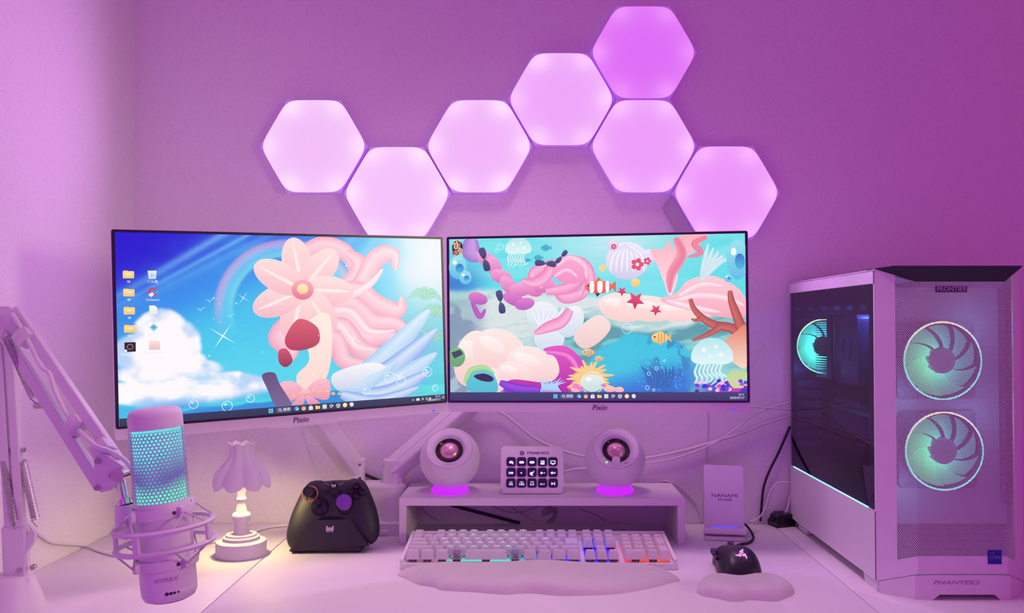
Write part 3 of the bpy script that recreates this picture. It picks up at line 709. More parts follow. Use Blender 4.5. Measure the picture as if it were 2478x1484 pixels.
    for q, w in ((-44, 11), (8, 13), (56, 8)): a.poly([(x + q - w, y - 36), (x + q + w, y - 37), (x + q + w + 4, y), (x + q + w - 2, y + 34), (x + q - w, y + 35), (x + q - w - 5, y)], (250, 246, 242), None, 3)
    a.ell(x - 66, y - 8, 6, 6, (30, 26, 36), n=10)
    # magenta drape, sea plants, anemone
    a.poly([(620, 740), (760, 720), (860, 800), (880, 900), (800, 1020), (560, 1020), (360, 990), (420, 940), (640, 960), (720, 900), (700, 800)], (226, 92, 190), (170, 40, 160), 6)
    a.ribbon([(640, 760), (780, 790), (840, 900), (780, 1010)], 22, (244, 140, 210), (206, 70, 176)); a.ribbon([(330, 960), (450, 1000), (640, 1010)], 30, (150, 80, 220), (110, 50, 190))
    for k in range(12): a.ribbon([(600 + k * 12, 1024), (610 + k * 9, 980), (590 + k * 16, 930 + (k % 3) * 14)], 5, (200, 226, 250), (120, 190, 230), 5)
    for k in range(22):
        an = R(150 + k * 11.5); l = 110 + 22 * math.sin(k * 2.3)
        a.ribbon([(920, 950), (920 + l * 0.6 * math.cos(an), 950 + l * 0.6 * math.sin(an) - 10), (920 + l * 1.25 * math.cos(an), min(1020, 950 + l * 1.1 * math.sin(an)))], 12, (252, 222, 140), (232, 180, 96), 5)
    a.ell(936, 965, 72, 58, (226, 240, 232), (196, 222, 216)); a.ring(936, 965, 74, 4, (250, 252, 250)); a.ell(915, 940, 18, 12, (255, 255, 255), n=12)
    for x, y, r in ((1050, 1005, 40), (1110, 1010, 30), (830, 1005, 36)): a.ell(x, y, r, 20, (250, 206, 190), (240, 170, 170))
    for x, y, r in ((1010, 980, 18), (830, 985, 24), (860, 1000, 22)): a.ell(x, y, r, r * 0.7, (240, 130, 190), n=12)
    fish(a, 1373, 672, 54, (252, 218, 130), (238, 186, 92)); fish(a, 912, 765, 36, (250, 224, 170), (206, 160, 110)); fish(a, 980, 806, 26, (250, 226, 176), (206, 166, 116))
    a.ell(45, 790, 58, 66, (120, 190, 120), (96, 160, 110)); a.poly([(10, 760), (70, 740), (90, 770), (30, 800)], (60, 70, 90))
    a.poly([(105, 930), (150, 880), (240, 870), (300, 920), (310, 1024), (150, 1024), (110, 980)], (90, 204, 214), (70, 186, 206), 5); a.ribbon([(100, 960), (140, 880), (230, 862), (300, 900)], 18, (180, 226, 150), (150, 206, 130)); a.poly([(160, 915), (230, 900), (290, 930), (270, 955), (200, 945)], (40, 44, 70), None, 4)
    # branching orange brown coral
    cb, cd = (206, 112, 84), (160, 74, 66)
    for c, w in (([(1915, 720), (1840, 620), (1720, 590), (1640, 540), (1590, 480), (1570, 420)], 30), ([(1915, 700), (1870, 560), (1830, 440), (1820, 370)], 32), ([(1760, 600), (1680, 650), (1580, 690)], 20), ([(1640, 545), (1600, 560), (1575, 550)], 12)):
        a.ribbon(c, lambda q, w=w: w * (1.25 - 0.85 * q), cb, cd)
    a.poly([(1760, 720), (1850, 640), (1919, 600), (1919, 860), (1840, 840), (1790, 790)], (224, 130, 86), (246, 214, 190), 5)
    jelly(a, 1702, 790, 128)
    for k in range(9): a.ribbon([(1840 + 9 * k, 1000), (1800 + k * 14, 930), (1850 + k * 9, 880 + 10 * (k % 3))], 10, (214, 226, 150), (150, 200, 140), 5)
    for i in range(26): x, y = random.uniform(1600, 1915), random.uniform(950, 1020); a.ell(x, y, 15, 12, random.choice(((50, 50, 210), (40, 90, 220), (120, 50, 190), (210, 80, 180), (236, 190, 220))), n=9)
    for i in range(60):
        x0 = random.uniform(1220, 1520); a.ell(x0, random.uniform(820, 1010), random.uniform(2, 4), random.uniform(2, 4), (120, 226, 240), n=7)
    for k in range(9): a.ribbon([(1300 + k * 16, 1000), (1290 + k * 20, 920), (1250 + k * 26, 850 + 20 * (k % 2))], 7, (36, 110, 180), (30, 96, 160), 5)
    for x, y, r in ((1350, 870, 13), (1300, 905, 12), (1290, 995, 14), (1330, 1010, 9), (1165, 610, 34), (345, 60, 22), (320, 85, 12), (1400, 820, 8), (430, 770, 12), (470, 740, 16)): a.ring(x, y, r, 3, (214, 248, 250))
    for x, y, rx, ry in ((1870, 170, 70, 130), (1810, 290, 26, 26), (60, 190, 60, 80), (110, 260, 40, 46)):
        a.poly([(x + rx * math.cos(t), y + ry * math.sin(t)) for t in [2 * PI * i / 24 for i in range(24)]], (150, 226, 238), (90, 190, 226)); a.ell(x - rx * 0.35, y - ry * 0.4, rx * 0.25, ry * 0.2, (240, 252, 252), n=12); a.ell(x + rx * 0.2, y + ry * 0.1, rx * 0.45, ry * 0.4, (50, 110, 200), (70, 190, 226), n=16)
    # gold brush lettering emblem, top left
    a.ell(58, 60, 36, 50, (70, 30, 70)); a.text('雀', 52, 40, 66, (250, 220, 150)); a.text('魂', 66, 92, 60, (250, 220, 150)); a.ell(34, 96, 12, 12, (220, 60, 80), n=12); a.text('JANTAMA', 60, 134, 14, (220, 236, 240))
    a.taskbar(1024, 697, 44, (52, 64, 104), 1900)

def monitor(TL, TR, BL, BR, label, draw, who):
    Lc, Rc, Tc, Bc = (TL + BL) / 2, (TR + BR) / 2, (TL + TR) / 2, (BL + BR) / 2
    ctr = (Lc + Rc) / 2; M = frame(ctr, Rc - Lc, Tc - Bc); w = (Rc - Lc).length; h = (Tc - Bc).length
    t = thing('monitor', label, 'monitor', ctr + Vector((0, 0, -h / 2)))
    chin = 0.0155
    mb = MB(); mb.M = M
    mb.prism(rrect(w, h, 0.004, 3), -0.014, 0.0)
    mb.prism(rrect(w * 0.7, h * 0.62, 0.02, 4), -0.034, -0.014); mb.prism(rrect(0.12, 0.12, 0.01, 3), -0.046, -0.034)
    mb.build('housing', white, t)
    mb = MB(); mb.M = M @ Matrix.Translation((0, chin / 2 + 0.0003, 0)); mb.prism(rrect(w - 0.0016, h - chin - 0.0022, 0.003, 3), -0.001, 0.0010); mb.build('bezel', mat('dark_violet_bezel', (0.022, 0.012, 0.05), 0.3), t)
    aw, ah = w - 0.011, h - chin - 0.0105
    sm = M @ Matrix.Translation((0, chin / 2 + 0.0002, 0.0014))
    a = Art(aw, ah, sm); draw(a)
    a.mb.build('screen', emat('monitor_picture', attr='Col', strength=1.0, gloss=True), t, None, label='lit screen showing ' + who)
    mb = MB(); add_text(mb, 'Pixio', 0.0135, M @ Matrix.Translation((0.006, -h / 2 + chin / 2, 0.0006)), shear=0.18, bold=0.012); mb.build('logo', ink, t, None)
    p = M @ Vector((w / 2 - 0.028, -h / 2 + 0.004, 0.0012))
    mb = MB(); mb.lathe([(0.0, 0.0022), (0.0012, 0.002), (0.0022, 0.0)], 12, p, M.to_3x3().to_4x4() @ Matrix.Identity(4)); mb.build('power_light', emat('blue_led', lin((70, 60, 255)), 1.6), t)
    mb = MB(); mb.M = M; mb.prism([(-0.05, -h / 2 - 0.0028), (0.07, -h / 2 - 0.0028), (0.07, -h / 2 + 0.001), (-0.05, -h / 2 + 0.001)], -0.010, -0.0005); mb.build('sensor_lip', white, t)
    return t, M, w, h
monL = monitor(W(270, 554, -0.504), W(1077, 573, -0.227), W(277, 1067, -0.504), W(1078, 997, -0.227),
        'white framed monitor angled inward with blue sky and rainbow picture', draw_left, 'a blue sky, rainbow and pink streamers')
monR = monitor(W(1081.5, 573, -0.226), W(1811, 558, -0.284), W(1082, 997, -0.226), W(1815, 998, -0.284),
        'white framed monitor facing forward with turquoise undersea reef picture', draw_right, 'a turquoise reef with fish and jellyfish')

# ================================================================== twin monitor arm
YB = -0.095
b0 = D(905, 1290); s_b = 2100 / (CAM_D + YB)
cxA = (905 - 1285) / s_b
t = thing('dual_arm_mount', 'white twin gas-spring monitor arm on a shared clamp column behind the controller', 'arm mount', (cxA, YB, 0))
mb = MB(); mb.M = Matrix.Translation((cxA - 0.006, YB + 0.03, 0)); mb.prism(rrect(0.134, 0.09, 0.006, 3), 0.0, 0.024); mb.build('base_plate', white_metal, t)
mb = MB(); mb.M = Matrix.Translation((cxA - 0.0005, YB + 0.04, 0)); mb.prism(rrect(0.120, 0.072, 0.03, 6), 0.024, 0.092); mb.prism(rrect(0.116, 0.066, 0.03, 6), 0.092, 0.0945); mb.build('column', white_metal, t)
mb = MB(); mb.M = Matrix.Translation((cxA + 0.022, YB - 0.0165, 0.009)); mb.box((0, 0, 0), (0.022, 0.003, 0.007), 0.0008); mb.build('cable_clip', white, t)
def gas_arm(px, p_top, Ytop, mon):
    yb = YB + 0.045; x = W(px, 1150, yb).x; zt = W(px, 1112, yb).z; zb = 0.0945; w = 0.042
    # vertical elbow with rounded front
    M0 = Matrix.Translation((x, yb, 0)); mb = MB(); mb.M = M0
    mb.prism(rrect(w, 0.048, 0.018, 6), zb, zt)
    arm = mb.build('elbow', white_metal, t)
    q = W(*p_top, Ytop); p = Vector((x, yb, zt - 0.020))
    mb = MB(); mb.bar(p + (p - q).normalized() * 0.006, q, w * 0.92, 0.042, (0, -0.75, 0.66), 0.006, 3); a = mb.build('arm', white_metal, t)
    d = (q - p).normalized(); sx = d.cross(Vector((0, -0.75, 0.66))).normalized(); up = sx.cross(d).normalized()
    if up.z < 0: up = -up
    mb = MB(); mb.bar(p + up * 0.0212 + d * 0.012, q + up * 0.0212, 0.0018, 0.0012, (0, -0.75, 0.66)); mb.build('seam_rib', white, a)
    for zz in (1125, 1158):
        pz = W(px + 14, zz, yb - 0.024); pz.y = yb - 0.0236
        mb = MB(); mb.lathe([(0.0028, 0), (0.0028, 0.0012), (0.0015, 0.0012), (0.0015, 0.0004), (0, 0.0004)], 12, pz, Matrix.Rotation(PI / 2, 4, 'X')); mb.build('screw', steel, arm)
    # upper link to the monitor back
    mt, MM, mw, mh = mon; e = MM @ Vector((0, 0, -0.070))
    mb = MB(); mb.cyl(q, q + Vector((0, 0, 0.03)), 0.022, 20); mb.bar(q + Vector((0, 0, 0.025)), e, 0.034, 0.022, (0, 0, 1), 0.004, 2); mb.M = MM; mb.box((0, 0, -0.0585), (0.05, 0.05, 0.022), 0.003); mb.box((0, 0, -0.0485), (0.09, 0.09, 0.003), 0.001); mb.build('tilt_head', white_metal, t)
gas_arm(857, (735, 975), -0.16, monL)
gas_arm(953, (1140, 975), -0.046, monR)

# ================================================================== desk shelf (riser)
x0, x1, yf, yk, hz = -0.2505, 0.2925, -0.172, -0.0105, 0.0865
t = thing('desk_shelf', 'white low desk shelf carrying the round speakers and key pad', 'shelf', ((x0 + x1) / 2, (yf + yk) / 2, 0))
mb = MB(); mb.box(((x0 + x1) / 2, (yf + yk) / 2, hz - 0.007), (x1 - x0, yk - yf, 0.014), 0.0006); mb.build('top_board', laminate, t)
for x in (x0 + 0.007, x1 - 0.007):
    mb = MB(); mb.box((x, (yf + yk) / 2 + 0.0005, (hz - 0.014) / 2), (0.014, yk - yf - 0.001, hz - 0.014), 0.0006); mb.build('side_board', laminate, t)

# ================================================================== round speakers
copper = mat('pink_copper_cone', (0.85, 0.50, 0.55), 0.3, metal=0.75)
def speaker(px, label, controls):
    Y = -0.112; c = W(px, 1104, Y); r = 0.0592; c.z = hz + 0.0665
    t = thing('desktop_speaker', label, 'speaker', (c.x, Y, hz), 'round desktop speakers')
    ax = Vector((0.02 if px < 1300 else 0.0, -0.77, 0.638)).normalized(); Q = ax.to_track_quat('Z', 'Y').to_matrix().to_4x4()
    cut = 0.625   # the ball is cut flat at this share of the radius
    prof = [(r * math.sin(a), r * math.cos(a)) for a in np.linspace(PI, math.acos(cut), 26)]
    rf = prof[-1][0]; zf = prof[-1][1]
    mb = MB(); mb.lathe([(max(1e-7, p[0]), p[1]) for p in prof] + [(rf - 0.0010, zf + 0.0002), (rf - 0.0016, zf - 0.0012)], 56, c, Q, cap=False); body = mb.build('body', white_matte, t)
    # face plate, funnel around the driver
    mb = MB(); mb.lathe([(rf - 0.0017, zf - 0.0014), (rf - 0.0018, zf + 0.0002), (rf - 0.0026, zf + 0.0009), (0.0330, zf + 0.0006), (0.0305, zf - 0.001), (0.0285, zf - 0.0055), (0.0268, zf - 0.0065)], 56, c, Q, cap=False); mb.build('face_plate', white, t)
    mb = MB(); mb.lathe([(0.0268, zf - 0.0065), (0.0245, zf - 0.0042), (0.0215, zf - 0.0056), (0.0192, zf - 0.0085)], 40, c, Q, cap=False); mb.build('rubber_surround', blackg, t)
    mb = MB(); mb.lathe([(0.0192, zf - 0.0085), (0.0188, zf - 0.0066), (0.014, zf - 0.0030), (0.007, zf - 0.0008), (1e-6, zf - 0.0002)], 40, c, Q, cap=False); mb.build('cone', copper, t, 80)
    mb = MB(); mb.lathe([(0.030, hz), (0.036, hz + 0.0035), (0.037, hz + 0.008), (0.0335, hz + 0.010), (0.030, hz + 0.016)], 40, (c.x, c.y, 0)); mb.build('glow_ring', emat('magenta_glow', lin((205, 35, 250)), 1.0), t)
    mb = MB(); mb.lathe([(0.028, hz - 0.0001 + 0.0002), (0.028, hz + 0.0005)], 24, (c.x, c.y, 0)); mb.build('foot', black, t)
    l = bpy.data.lights.new('ring_light', 'POINT'); l.color = (0.78, 0.04, 1.0); l.energy = 0.06; l.shadow_soft_size = 0.01
    def on_face(u, v, h=0.0): return c + Q.to_3x3() @ Vector((u, v, zf + 0.0009 + h))
    fx = Vector((1, 0, 0)); fx = (fx - ax * fx.dot(ax)).normalized(); fy = ax.cross(fx)
    F = lambda u, v, h=0.001: c + ax * (zf + h) + fx * u + fy * v
    if controls:
        mb = MB(); mb.cyl(F(-0.003, -0.0315, 0.0), F(-0.003, -0.0315, 0.011), 0.0085, 28, 0.0078); k = mb.build('volume_knob', white, t)
        mb = MB(); mb.lathe([(0.0, 0.001), (0.0018, 0.0008), (0.0022, 0.0)], 12, F(-0.0205, -0.0310, 0.0008), Q); mb.build('power_light', emat('green_led', lin((150, 255, 120)), 1.3), t)
        mb = MB(); mb.tube([F(0.0165 + 0.0033 * math.cos(R(a)), -0.0305 + 0.0026 * math.sin(R(a)), 0.0012) for a in range(200, 345, 12)], 0.0005, 5, smooth=1); mb.build('jack_mark', ink, t)
        mb = MB(); mb.lathe([(0.0, 0.0012), (0.0016, 0.0008), (0.0019, 0.0)], 10, F(0.0200, 0.0225, 0.0), Q); mb.build('status_dot', white, t)
    else:
        mb = MB(); add_text(mb, 'CREATIVE', 0.0052, frame(F(0.004, -0.0355, 0.0013), fx, fy)); mb.build('logo', mat('pale_grey_print', (0.62, 0.56, 0.62), 0.6), t, None)
    return t
speaker(1089, 'white round speaker left of the key pad, face plain', False)
speaker(1488, 'white round speaker right of the key pad, with volume knob and green light', True)

# ================================================================== macro key pad with fifteen lit keys
p0 = D(1287, 1197, hz); Yd = p0.y; sd = 2100 / (CAM_D + Yd); wd = 152 / sd; xk = (1287.5 - 1285) / sd
t = thing('macro_key_pad', 'white tilted key pad with fifteen dark lit keys on the shelf', 'key pad', (xk, Yd + 0.03, hz))
tilt = R(24); M = frame((xk, Yd + 0.0005, hz + 0.0005), (1, 0, 0), (0, math.sin(tilt), math.cos(tilt)))
hh = 0.0875 / math.cos(tilt) * 0.985
mb = MB(); mb.M = M @ Matrix.Translation((0, hh / 2 + 0.004, 0)); mb.prism(rrect(wd, hh - 0.008, 0.007, 5), -0.016, 0.004); mb.build('face', white, t)
mb = MB(); mb.M = M; mb.box((0, 0.0075, -0.004), (wd * 0.97, 0.014, 0.018), 0.004, 3); mb.build('front_lip', white, t)
mb = MB(); mb.prism([(Yd + 0.012, hz), (Yd + 0.058, hz), (Yd + 0.036, hz + 0.055), (Yd + 0.030, hz + 0.055)], -wd * 0.4, wd * 0.4, frame((xk, 0, 0), (0, 1, 0), (0, 0, 1))); mb.build('stand', white, t)
key_dark = mat('dark_violet_key', (0.035, 0.012, 0.10), 0.12, coat=0.4)
key_icon = emat('key_icon_glow', lin((226, 232, 252)), 1.0)
kp_w, kp_h = 25.4 / sd, 22.9 / sd / math.cos(tilt) * 1.02
def kp(i, j): return ((i - 2) * 25.5 / sd, 0.0205 + (2 - j) * 0.0212)
def icon(mb, i, j, Mk):
    P = lambda pts: mb.prism([(x * 0.001, y * 0.001) for x, y in pts], 0.0, 0.00015, Mk)
    T = lambda s_, y, z: add_text(mb, s_, z, Mk @ Matrix.Translation((0, y, 0.0001)), bold=0.02)
    if j == 0:
        if i == 0: P(smooth2([(-4, 1), (-1, 3), (3, 2), (4.5, -1), (4, -4.5), (2, -2.5), (-3, -2)], 3))
        elif i in (1, 2):
            P(rrect(10, 5, 2.4))
        elif i == 3: P([(-4, 3.5), (4, 3.5), (4, -4.5), (-4, -4.5), (-4, -1), (-2, 1), (2, -1), (2.4, 0), (-2, 2), (-3, 1)])
        else: P([(-5, 3.5), (5, 3.5), (5, -3.5), (1.5, -3.5), (1.5, -5), (-1.5, -5), (-1.5, -3.5), (-5, -3.5), (-5, 2), (-3.4, 2), (-3.4, -1.6), (3.4, -1.6), (3.4, 2), (-5, 2)])
    elif j == 1:
        if i == 0: P([(-4.5, 2.5), (-3, 2.5), (-3, 0.3), (0, 2.6), (0, -2.6), (-3, -0.3), (-3, -2.5), (-4.5, -2.5)]); P(circ(2.4, 10, 2.2, 0))
        elif i == 1: P([(-2.5, 0.8), (-1, 0.8), (0.8, 2.2), (0.8, -2.2), (-1, -0.8), (-2.5, -0.8)])
        elif i == 2: P(smooth2([(-5, -2), (-3, 1.5), (1, 2), (5, 4.5), (3, 0.5), (1, -2), (2, -5), (-2.5, -5), (-3, -3)], 3))
        elif i == 3: P([(-5, 0), (-1.6, 2.8), (0.8, 0), (-1.6, -2.8)]); P([(1.6, 0.7), (5, 0.7), (5, -0.7), (1.6, -0.7)])
        else: P([(-5.5, 0), (-1.6, 3), (1.2, 0), (-1.6, -3)]); P([(1.4, 0.8), (2.8, 2.2), (5.2, 0.2), (2.8, -1.8), (1.4, -0.8)])
    else:
        if i < 3:
            T(('0%', '18%', '6.0')[i], -1.2e-3, 0.0068); T(('CPU', 'RAM', 'TEMP')[i], 3.4e-3, 0.0030)
        elif i == 3: T('00:11', -1e-3, 0.0045)
        else: P([(-3.6, 3), (1.4, 0), (-3.6, -3)]); P([(1.8, 3.2), (3.6, 3.2), (3.6, -3.2), (1.8, -3.2)])
for j in range(3):
    for i in range(5):
        x, y = kp(i, j); Mk = M @ Matrix.Translation((x, y, 0.004))
        mb = MB(); mb.M = Mk; mb.prism(rrect(22.6 / sd, 0.0182, 0.0045, 5), 0, 0.0014)
        mb.prism(rrect(20.6 / sd, 0.0162, 0.004, 5), 0.0014, 0.0020); k = mb.build('key', key_dark, t)
        mb = MB(); icon(mb, i, j, Mk @ Matrix.Translation((0, -0.0015, 0.0021)) @ Matrix.Diagonal((1, 1, 1, 1))); mb.build('key_icon', key_icon, k, None)
mb = MB(); Mt = M @ Matrix.Translation((0.0035, 0.0805, 0.0042)); add_text(mb, 'STREAM DECK', 0.0068, Mt @ Matrix.Translation((0.0085, 0, 0)), bold=0.03)
mb.torus(Mt @ Vector((-0.0235, 0, 0)), 0.0038, 0.0007, M.to_3x3().to_4x4(), 20, 6); mb.torus(Mt @ Vector((-0.0235, 0, 0)), 0.0018, 0.0006, M.to_3x3().to_4x4(), 14, 6); mb.box(Mt @ Vector((-0.0205, 0.0, 0)), (0.003, 0.0008, 0.0012))
mb.build('logo', mat('violet_print', (0.16, 0.03, 0.28), 0.6), t, None)

# ================================================================== keyboard
KX, KY = 0.0130, -0.3445; KW, KD = 0.4725, 0.158; KT = R(4.8)
t = thing('keyboard', 'white mechanical keyboard with rainbow backlight and two clear ball keycaps', 'keyboard', (KX, KY, 0))
kroot = t
Mk0 = Matrix.Rotation(KT, 4, 'X')               # local: x right, y back, z up, front bottom edge at 0
toabs = Matrix.Translation((KX, KY, 0)) @ Mk0
mb = MB(); mb.M = toabs @ Matrix.Translation((0, KD / 2, 0)); mb.prism(rrect(KW, KD, 0.006, 4), 0.0006, 0.0105)
for sx in (-1, 1): mb.box((sx * (KW / 2 - 0.0035), 0, 0.013), (0.007, KD - 0.006, 0.010), 0.0025, 2)
mb.box((0, KD / 2 - 0.003, 0.0125), (KW - 0.008, 0.006, 0.008), 0.002, 2)
mb.build('case', white, t)
for sx in (-1, 1):
    mb = MB(); mb.box((KX + sx * 0.17, KY + KD - 0.02, 0.0052), (0.03, 0.012, 0.0104), 0.002); mb.build('tilt_foot', white, t)
U = (KW - 0.017) / 22.75; KU0 = -KW / 2 + 0.0085
def led_col(x):          # backlight colour along the width, x in key units
    stops = ((0, (120, 60, 90)), (2.2, (150, 90, 120)), (4, (90, 190, 180)), (8.5, (70, 205, 190)), (10.5, (60, 150, 220)), (12, (30, 10, 255)), (17.2, (40, 10, 255)), (18.3, (200, 60, 140)), (19.4, (255, 50, 60)), (21.5, (255, 80, 20)), (23, (240, 60, 60)))
    for (a, ca), (b, cb) in zip(stops, stops[1:]):
        if x <= b: q = max(0, (x - a) / (b - a)); return tuple(ca[i] + (cb[i] - ca[i]) * q for i in range(3))
    return stops[-1][1]
for u0, u1, v1 in ((0.1, 14.9, 6.2), (15.35, 18.25, 6.2), (18.7, 22.6, 4.95)):
    nx = 40; V, F, C = [], [], []
    for j in range(2):
        for i in range(nx + 1):
            uu = u0 + (u1 - u0) * i / nx; V.append(toabs @ Vector((KU0 + uu * U, 0.0125 if j == 0 else 0.0062 + v1 * U, 0.0108))); C.append(lin(led_col(uu)))
    F = [(i, i + 1, nx + 2 + i, nx + 1 + i) for i in range(nx)]
    mb = MB(); mb.add(V, F, C); mb.build('backlit_plate', emat('key_backlight', attr='Col', strength=1.25), t, None)
keycap_m = mat('white_keycap', (0.82, 0.79, 0.82), 0.5)
_nt = keycap_m.node_tree; _p = _nt.nodes['Principled BSDF']; _tr = _nt.nodes.new('ShaderNodeBsdfTranslucent'); _tr.inputs['Color'].default_value = (0.85, 0.82, 0.86, 1)
_ms = _nt.nodes.new('ShaderNodeMixShader'); _ms.inputs[0].default_value = 0.35; _nt.links.new(_p.outputs[0], _ms.inputs[1]); _nt.links.new(_tr.outputs[0], _ms.inputs[2]); _nt.links.new(_ms.outputs[0], _nt.nodes['Material Output'].inputs['Surface'])
switch_m = mat('brown_switch', (0.16, 0.06, 0.05), 0.4); stem_m = mat('smoky_switch_housing', (0.05, 0.04, 0.06), 0.25)
CAPS = {}
def cap_mesh(wu, du=1.0):
    key = (round(wu, 3), round(du, 3))
    if key in CAPS: return CAPS[key]
    w, d = wu * U - 0.0012, du * U - 0.0012; h = 0.0130
    bm = bmesh.new(); bmesh.ops.create_cube(bm, size=1)
    for v in bm.verts:
        top = v.co.z > 0
        v.co = Vector((v.co.x * (w if not top else w - 0.0058), v.co.y * (d if not top else d - 0.0075) + (0.0012 if top else 0), (h if top else 0.0)))
        if top: v.co.z += 0.0008 if v.co.y < 0 else -0.0004
    bmesh.ops.bevel(bm, geom=[e for e in bm.edges if max(v.co.z for v in e.verts) > h * 0.5], offset=0.0016, segments=2, affect='EDGES', profile=0.6)
    bm.verts.index_update(); me = bpy.data.meshes.new('keycap'); bm.to_mesh(me); bm.free()
    me.polygons.foreach_set('use_smooth', [True] * len(me.polygons)); me.set_sharp_from_angle(angle=R(40)); me.materials.append(keycap_m)
    CAPS[key] = me; return me
sw = MB(); sw.box((0, 0, 0.0025), (0.0135, 0.0135, 0.0045), 0.001); sw_me = sw.mesh('switch'); sw_me.materials.append(stem_m)
st = MB(); st.box((0, -0.0064, 0.0028), (0.0068, 0.0016, 0.0036), 0.0004); st_me = st.mesh('switch_stem'); st_me.materials.append(switch_m)
glow_cols = {}
def legend_mat(x):
    k = int(x / 2.5)
    if k not in glow_cols:
        c = led_col(k * 2.5 + 1.2); c = tuple(min(255, q * 0.35 + 155) for q in c)
        glow_cols[k] = emat('legend_glow_%d' % k, lin(c), 1.25 if 1 <= k <= 4 else 0.6)
    return glow_cols[k]
LEG = {}
def key(ux, row_y, wu, ch='', du=1.0, ball=None):
    """ux: left edge in key units, row_y: front edge of the key in units from the front"""
    cx = KU0 + (ux + wu / 2) * U; cy = 0.0062 + (row_y + du / 2) * U
    s_ = inst('switch', sw_me, kroot, Mk0 @ Matrix.Translation((cx, cy, 0.0108)))
    inst('switch_stem', st_me, s_, Matrix.Identity(4))
    Mc = Mk0 @ Matrix.Translation((cx, cy, 0.0158))
    if ball is not None:
        o = inst('clear_ball_keycap', ball, kroot, Mc); return o
    o = inst('keycap', cap_mesh(wu, du), kroot, Mc)
    if ch:
        lk = (ch, int(ux / 2.5))
        if lk not in LEG:
            m_ = MB(); add_text(m_, ch, 0.0085 if len(ch) == 1 else 0.0055, Matrix.Translation((0, 0.0012, 0.0)), bold=0.015); me = m_.mesh('legend', None); me.materials.append(legend_mat(ux)); LEG[lk] = me
        inst('legend', LEG[lk], o, Matrix.Translation((0, 0.0008, 0.01365)) @ Matrix.Rotation(R(-5.2), 4, 'X'))
    return o
rows = [0.0, 1.0, 2.0, 3.0, 4.0, 5.28]
ball_glass = mat('clear_resin', (0.95, 0.90, 0.98), 0.05, trans=0.85)
bl = MB(); bl.box((0, 0, 0.0015), (U * 1.1, U * 0.9, 0.003), 0.001); bl.lathe([(0.0001, 0.0025)] + [(0.0083 * math.sin(a), 0.0095 - 0.0083 * math.cos(a)) for a in np.linspace(0.5, PI - 0.02, 12)], 18); ball_me = bl.mesh('clear_ball_keycap'); ball_me.materials.append(ball_glass)
gem = MB(); gem.lathe([(1e-6, 0.004), (0.004, 0.0068), (0.0046, 0.0092), (0.003, 0.0125), (1e-6, 0.0140)], 7); gem_me = gem.mesh('inner_charm', 20); gem_me.materials.append(mat('lilac_charm', (0.55, 0.25, 0.6), 0.3))
gem2_me = gem_me.copy(); gem2_me.materials.clear(); gem2_me.materials.append(mat('mint_charm', (0.35, 0.55, 0.75), 0.3))
# bottom row (Japanese layout)
x = 0
for w in (1.25, 1.25, 1.25): key(x, 0, w); x += 1.25
b1 = key(x, 0, 1.25, ball=ball_me); inst('inner_charm', gem_me, b1, Matrix.Identity(4)); x += 1.25
key(x, 0, 3.75); x += 3.75
b2 = key(x, 0, 1.25, ball=ball_me); inst('inner_charm', gem2_me, b2, Matrix.Identity(4)); x += 1.25
for w in (1.25,) * 4: key(x, 0, w); x += 1.25
key(0, 1, 2.25); x = 2.25
for ch in 'ZXCVBNM,./_': key(x, 1, 1, ch); x += 1
key(x, 1, 15 - x)
key(0, 2, 1.75); x = 1.75
for ch in 'ASDFGHJKL;:]': key(x, 2, 1, ch); x += 1
key(0, 3, 1.5); x = 1.5
for ch in 'QWERTYUIOP@[': key(x, 3, 1, ch); x += 1
key(13.6, 2, 1.4, du=2.0)
x = 0
for ch in ('', '1', '2', '3', '4', '5', '6', '7', '8', '9', '0', '-', '^', '', ''): key(x, 4, 1, ch); x += 1
key(0, 5.28, 1)
x = 2
for g in range(3):
    for k in range(4): key(x, 5.28, 1, 'F%d' % (g * 4 + k + 1)); x += 1
    x += 0.5
for i in range(3): key(15.3 + i, 5.28, 1); key(15.3 + i, 4, 1); key(15.3 + i, 3, 1); key(15.3 + i, 0, 1)
key(16.3, 1, 1)
for r_, chs in ((4, ('', '/', '*', '-')), (3, ('7', '8', '9', '')), (2, ('4', '5', '6', '')), (1, ('1', '2', '3', ''))):
    for i, ch in enumerate(chs):
        if i == 3 and r_ in (3, 2, 1): continue
        key(18.65 + i, r_, 1, ch)
key(21.65, 2, 1, '+', du=2.0); key(21.65, 0, 1, '', du=2.0); key(18.65, 0, 2, '0'); key(20.65, 0, 1, '.')

# ================================================================== cloud shaped rests
def rest(front, back, h, name, label, cat, hf=None, prof=None):
    f = [D(x, y) for x, y in front]; b = [D(x, y) for x, y in back]
    pts = [(p.x, p.y) for p in f] + [(p.x, p.y) for p in reversed(b)]
    pts = smooth2(pts, 4)
    cx = sum(p[0] for p in pts) / len(pts); cy = sum(p[1] for p in pts) / len(pts)
    mb = MB(); mb.pillow(pts, h, prof or (lambda q: (1 - q ** 6) ** 0.55), 16, hf=hf, ctr=(cx, cy))
    tag(mb.build(name, silicone, None, 60), label, cat)
rest([(961, 1393), (988, 1404), (1011, 1416), (1050, 1422), (1072, 1430), (1147, 1434), (1221, 1440), (1283, 1437), (1354, 1443), (1425, 1442), (1490, 1439), (1532, 1433), (1587, 1422), (1622, 1412), (1646, 1405)],
     [(985, 1384), (1040, 1381), (1121, 1380), (1186, 1380), (1240, 1381), (1300, 1380), (1393, 1380), (1490, 1381), (1560, 1382), (1612, 1387)], 0.0225,
     'wrist_rest', 'long white cloud-shaped wrist rest in front of the keyboard', 'wrist rest', hf=lambda x, y: 0.86 + 0.16 * math.sin(x * 34 + 1.0) * 0.5 + 0.14 * math.cos(x * 9))
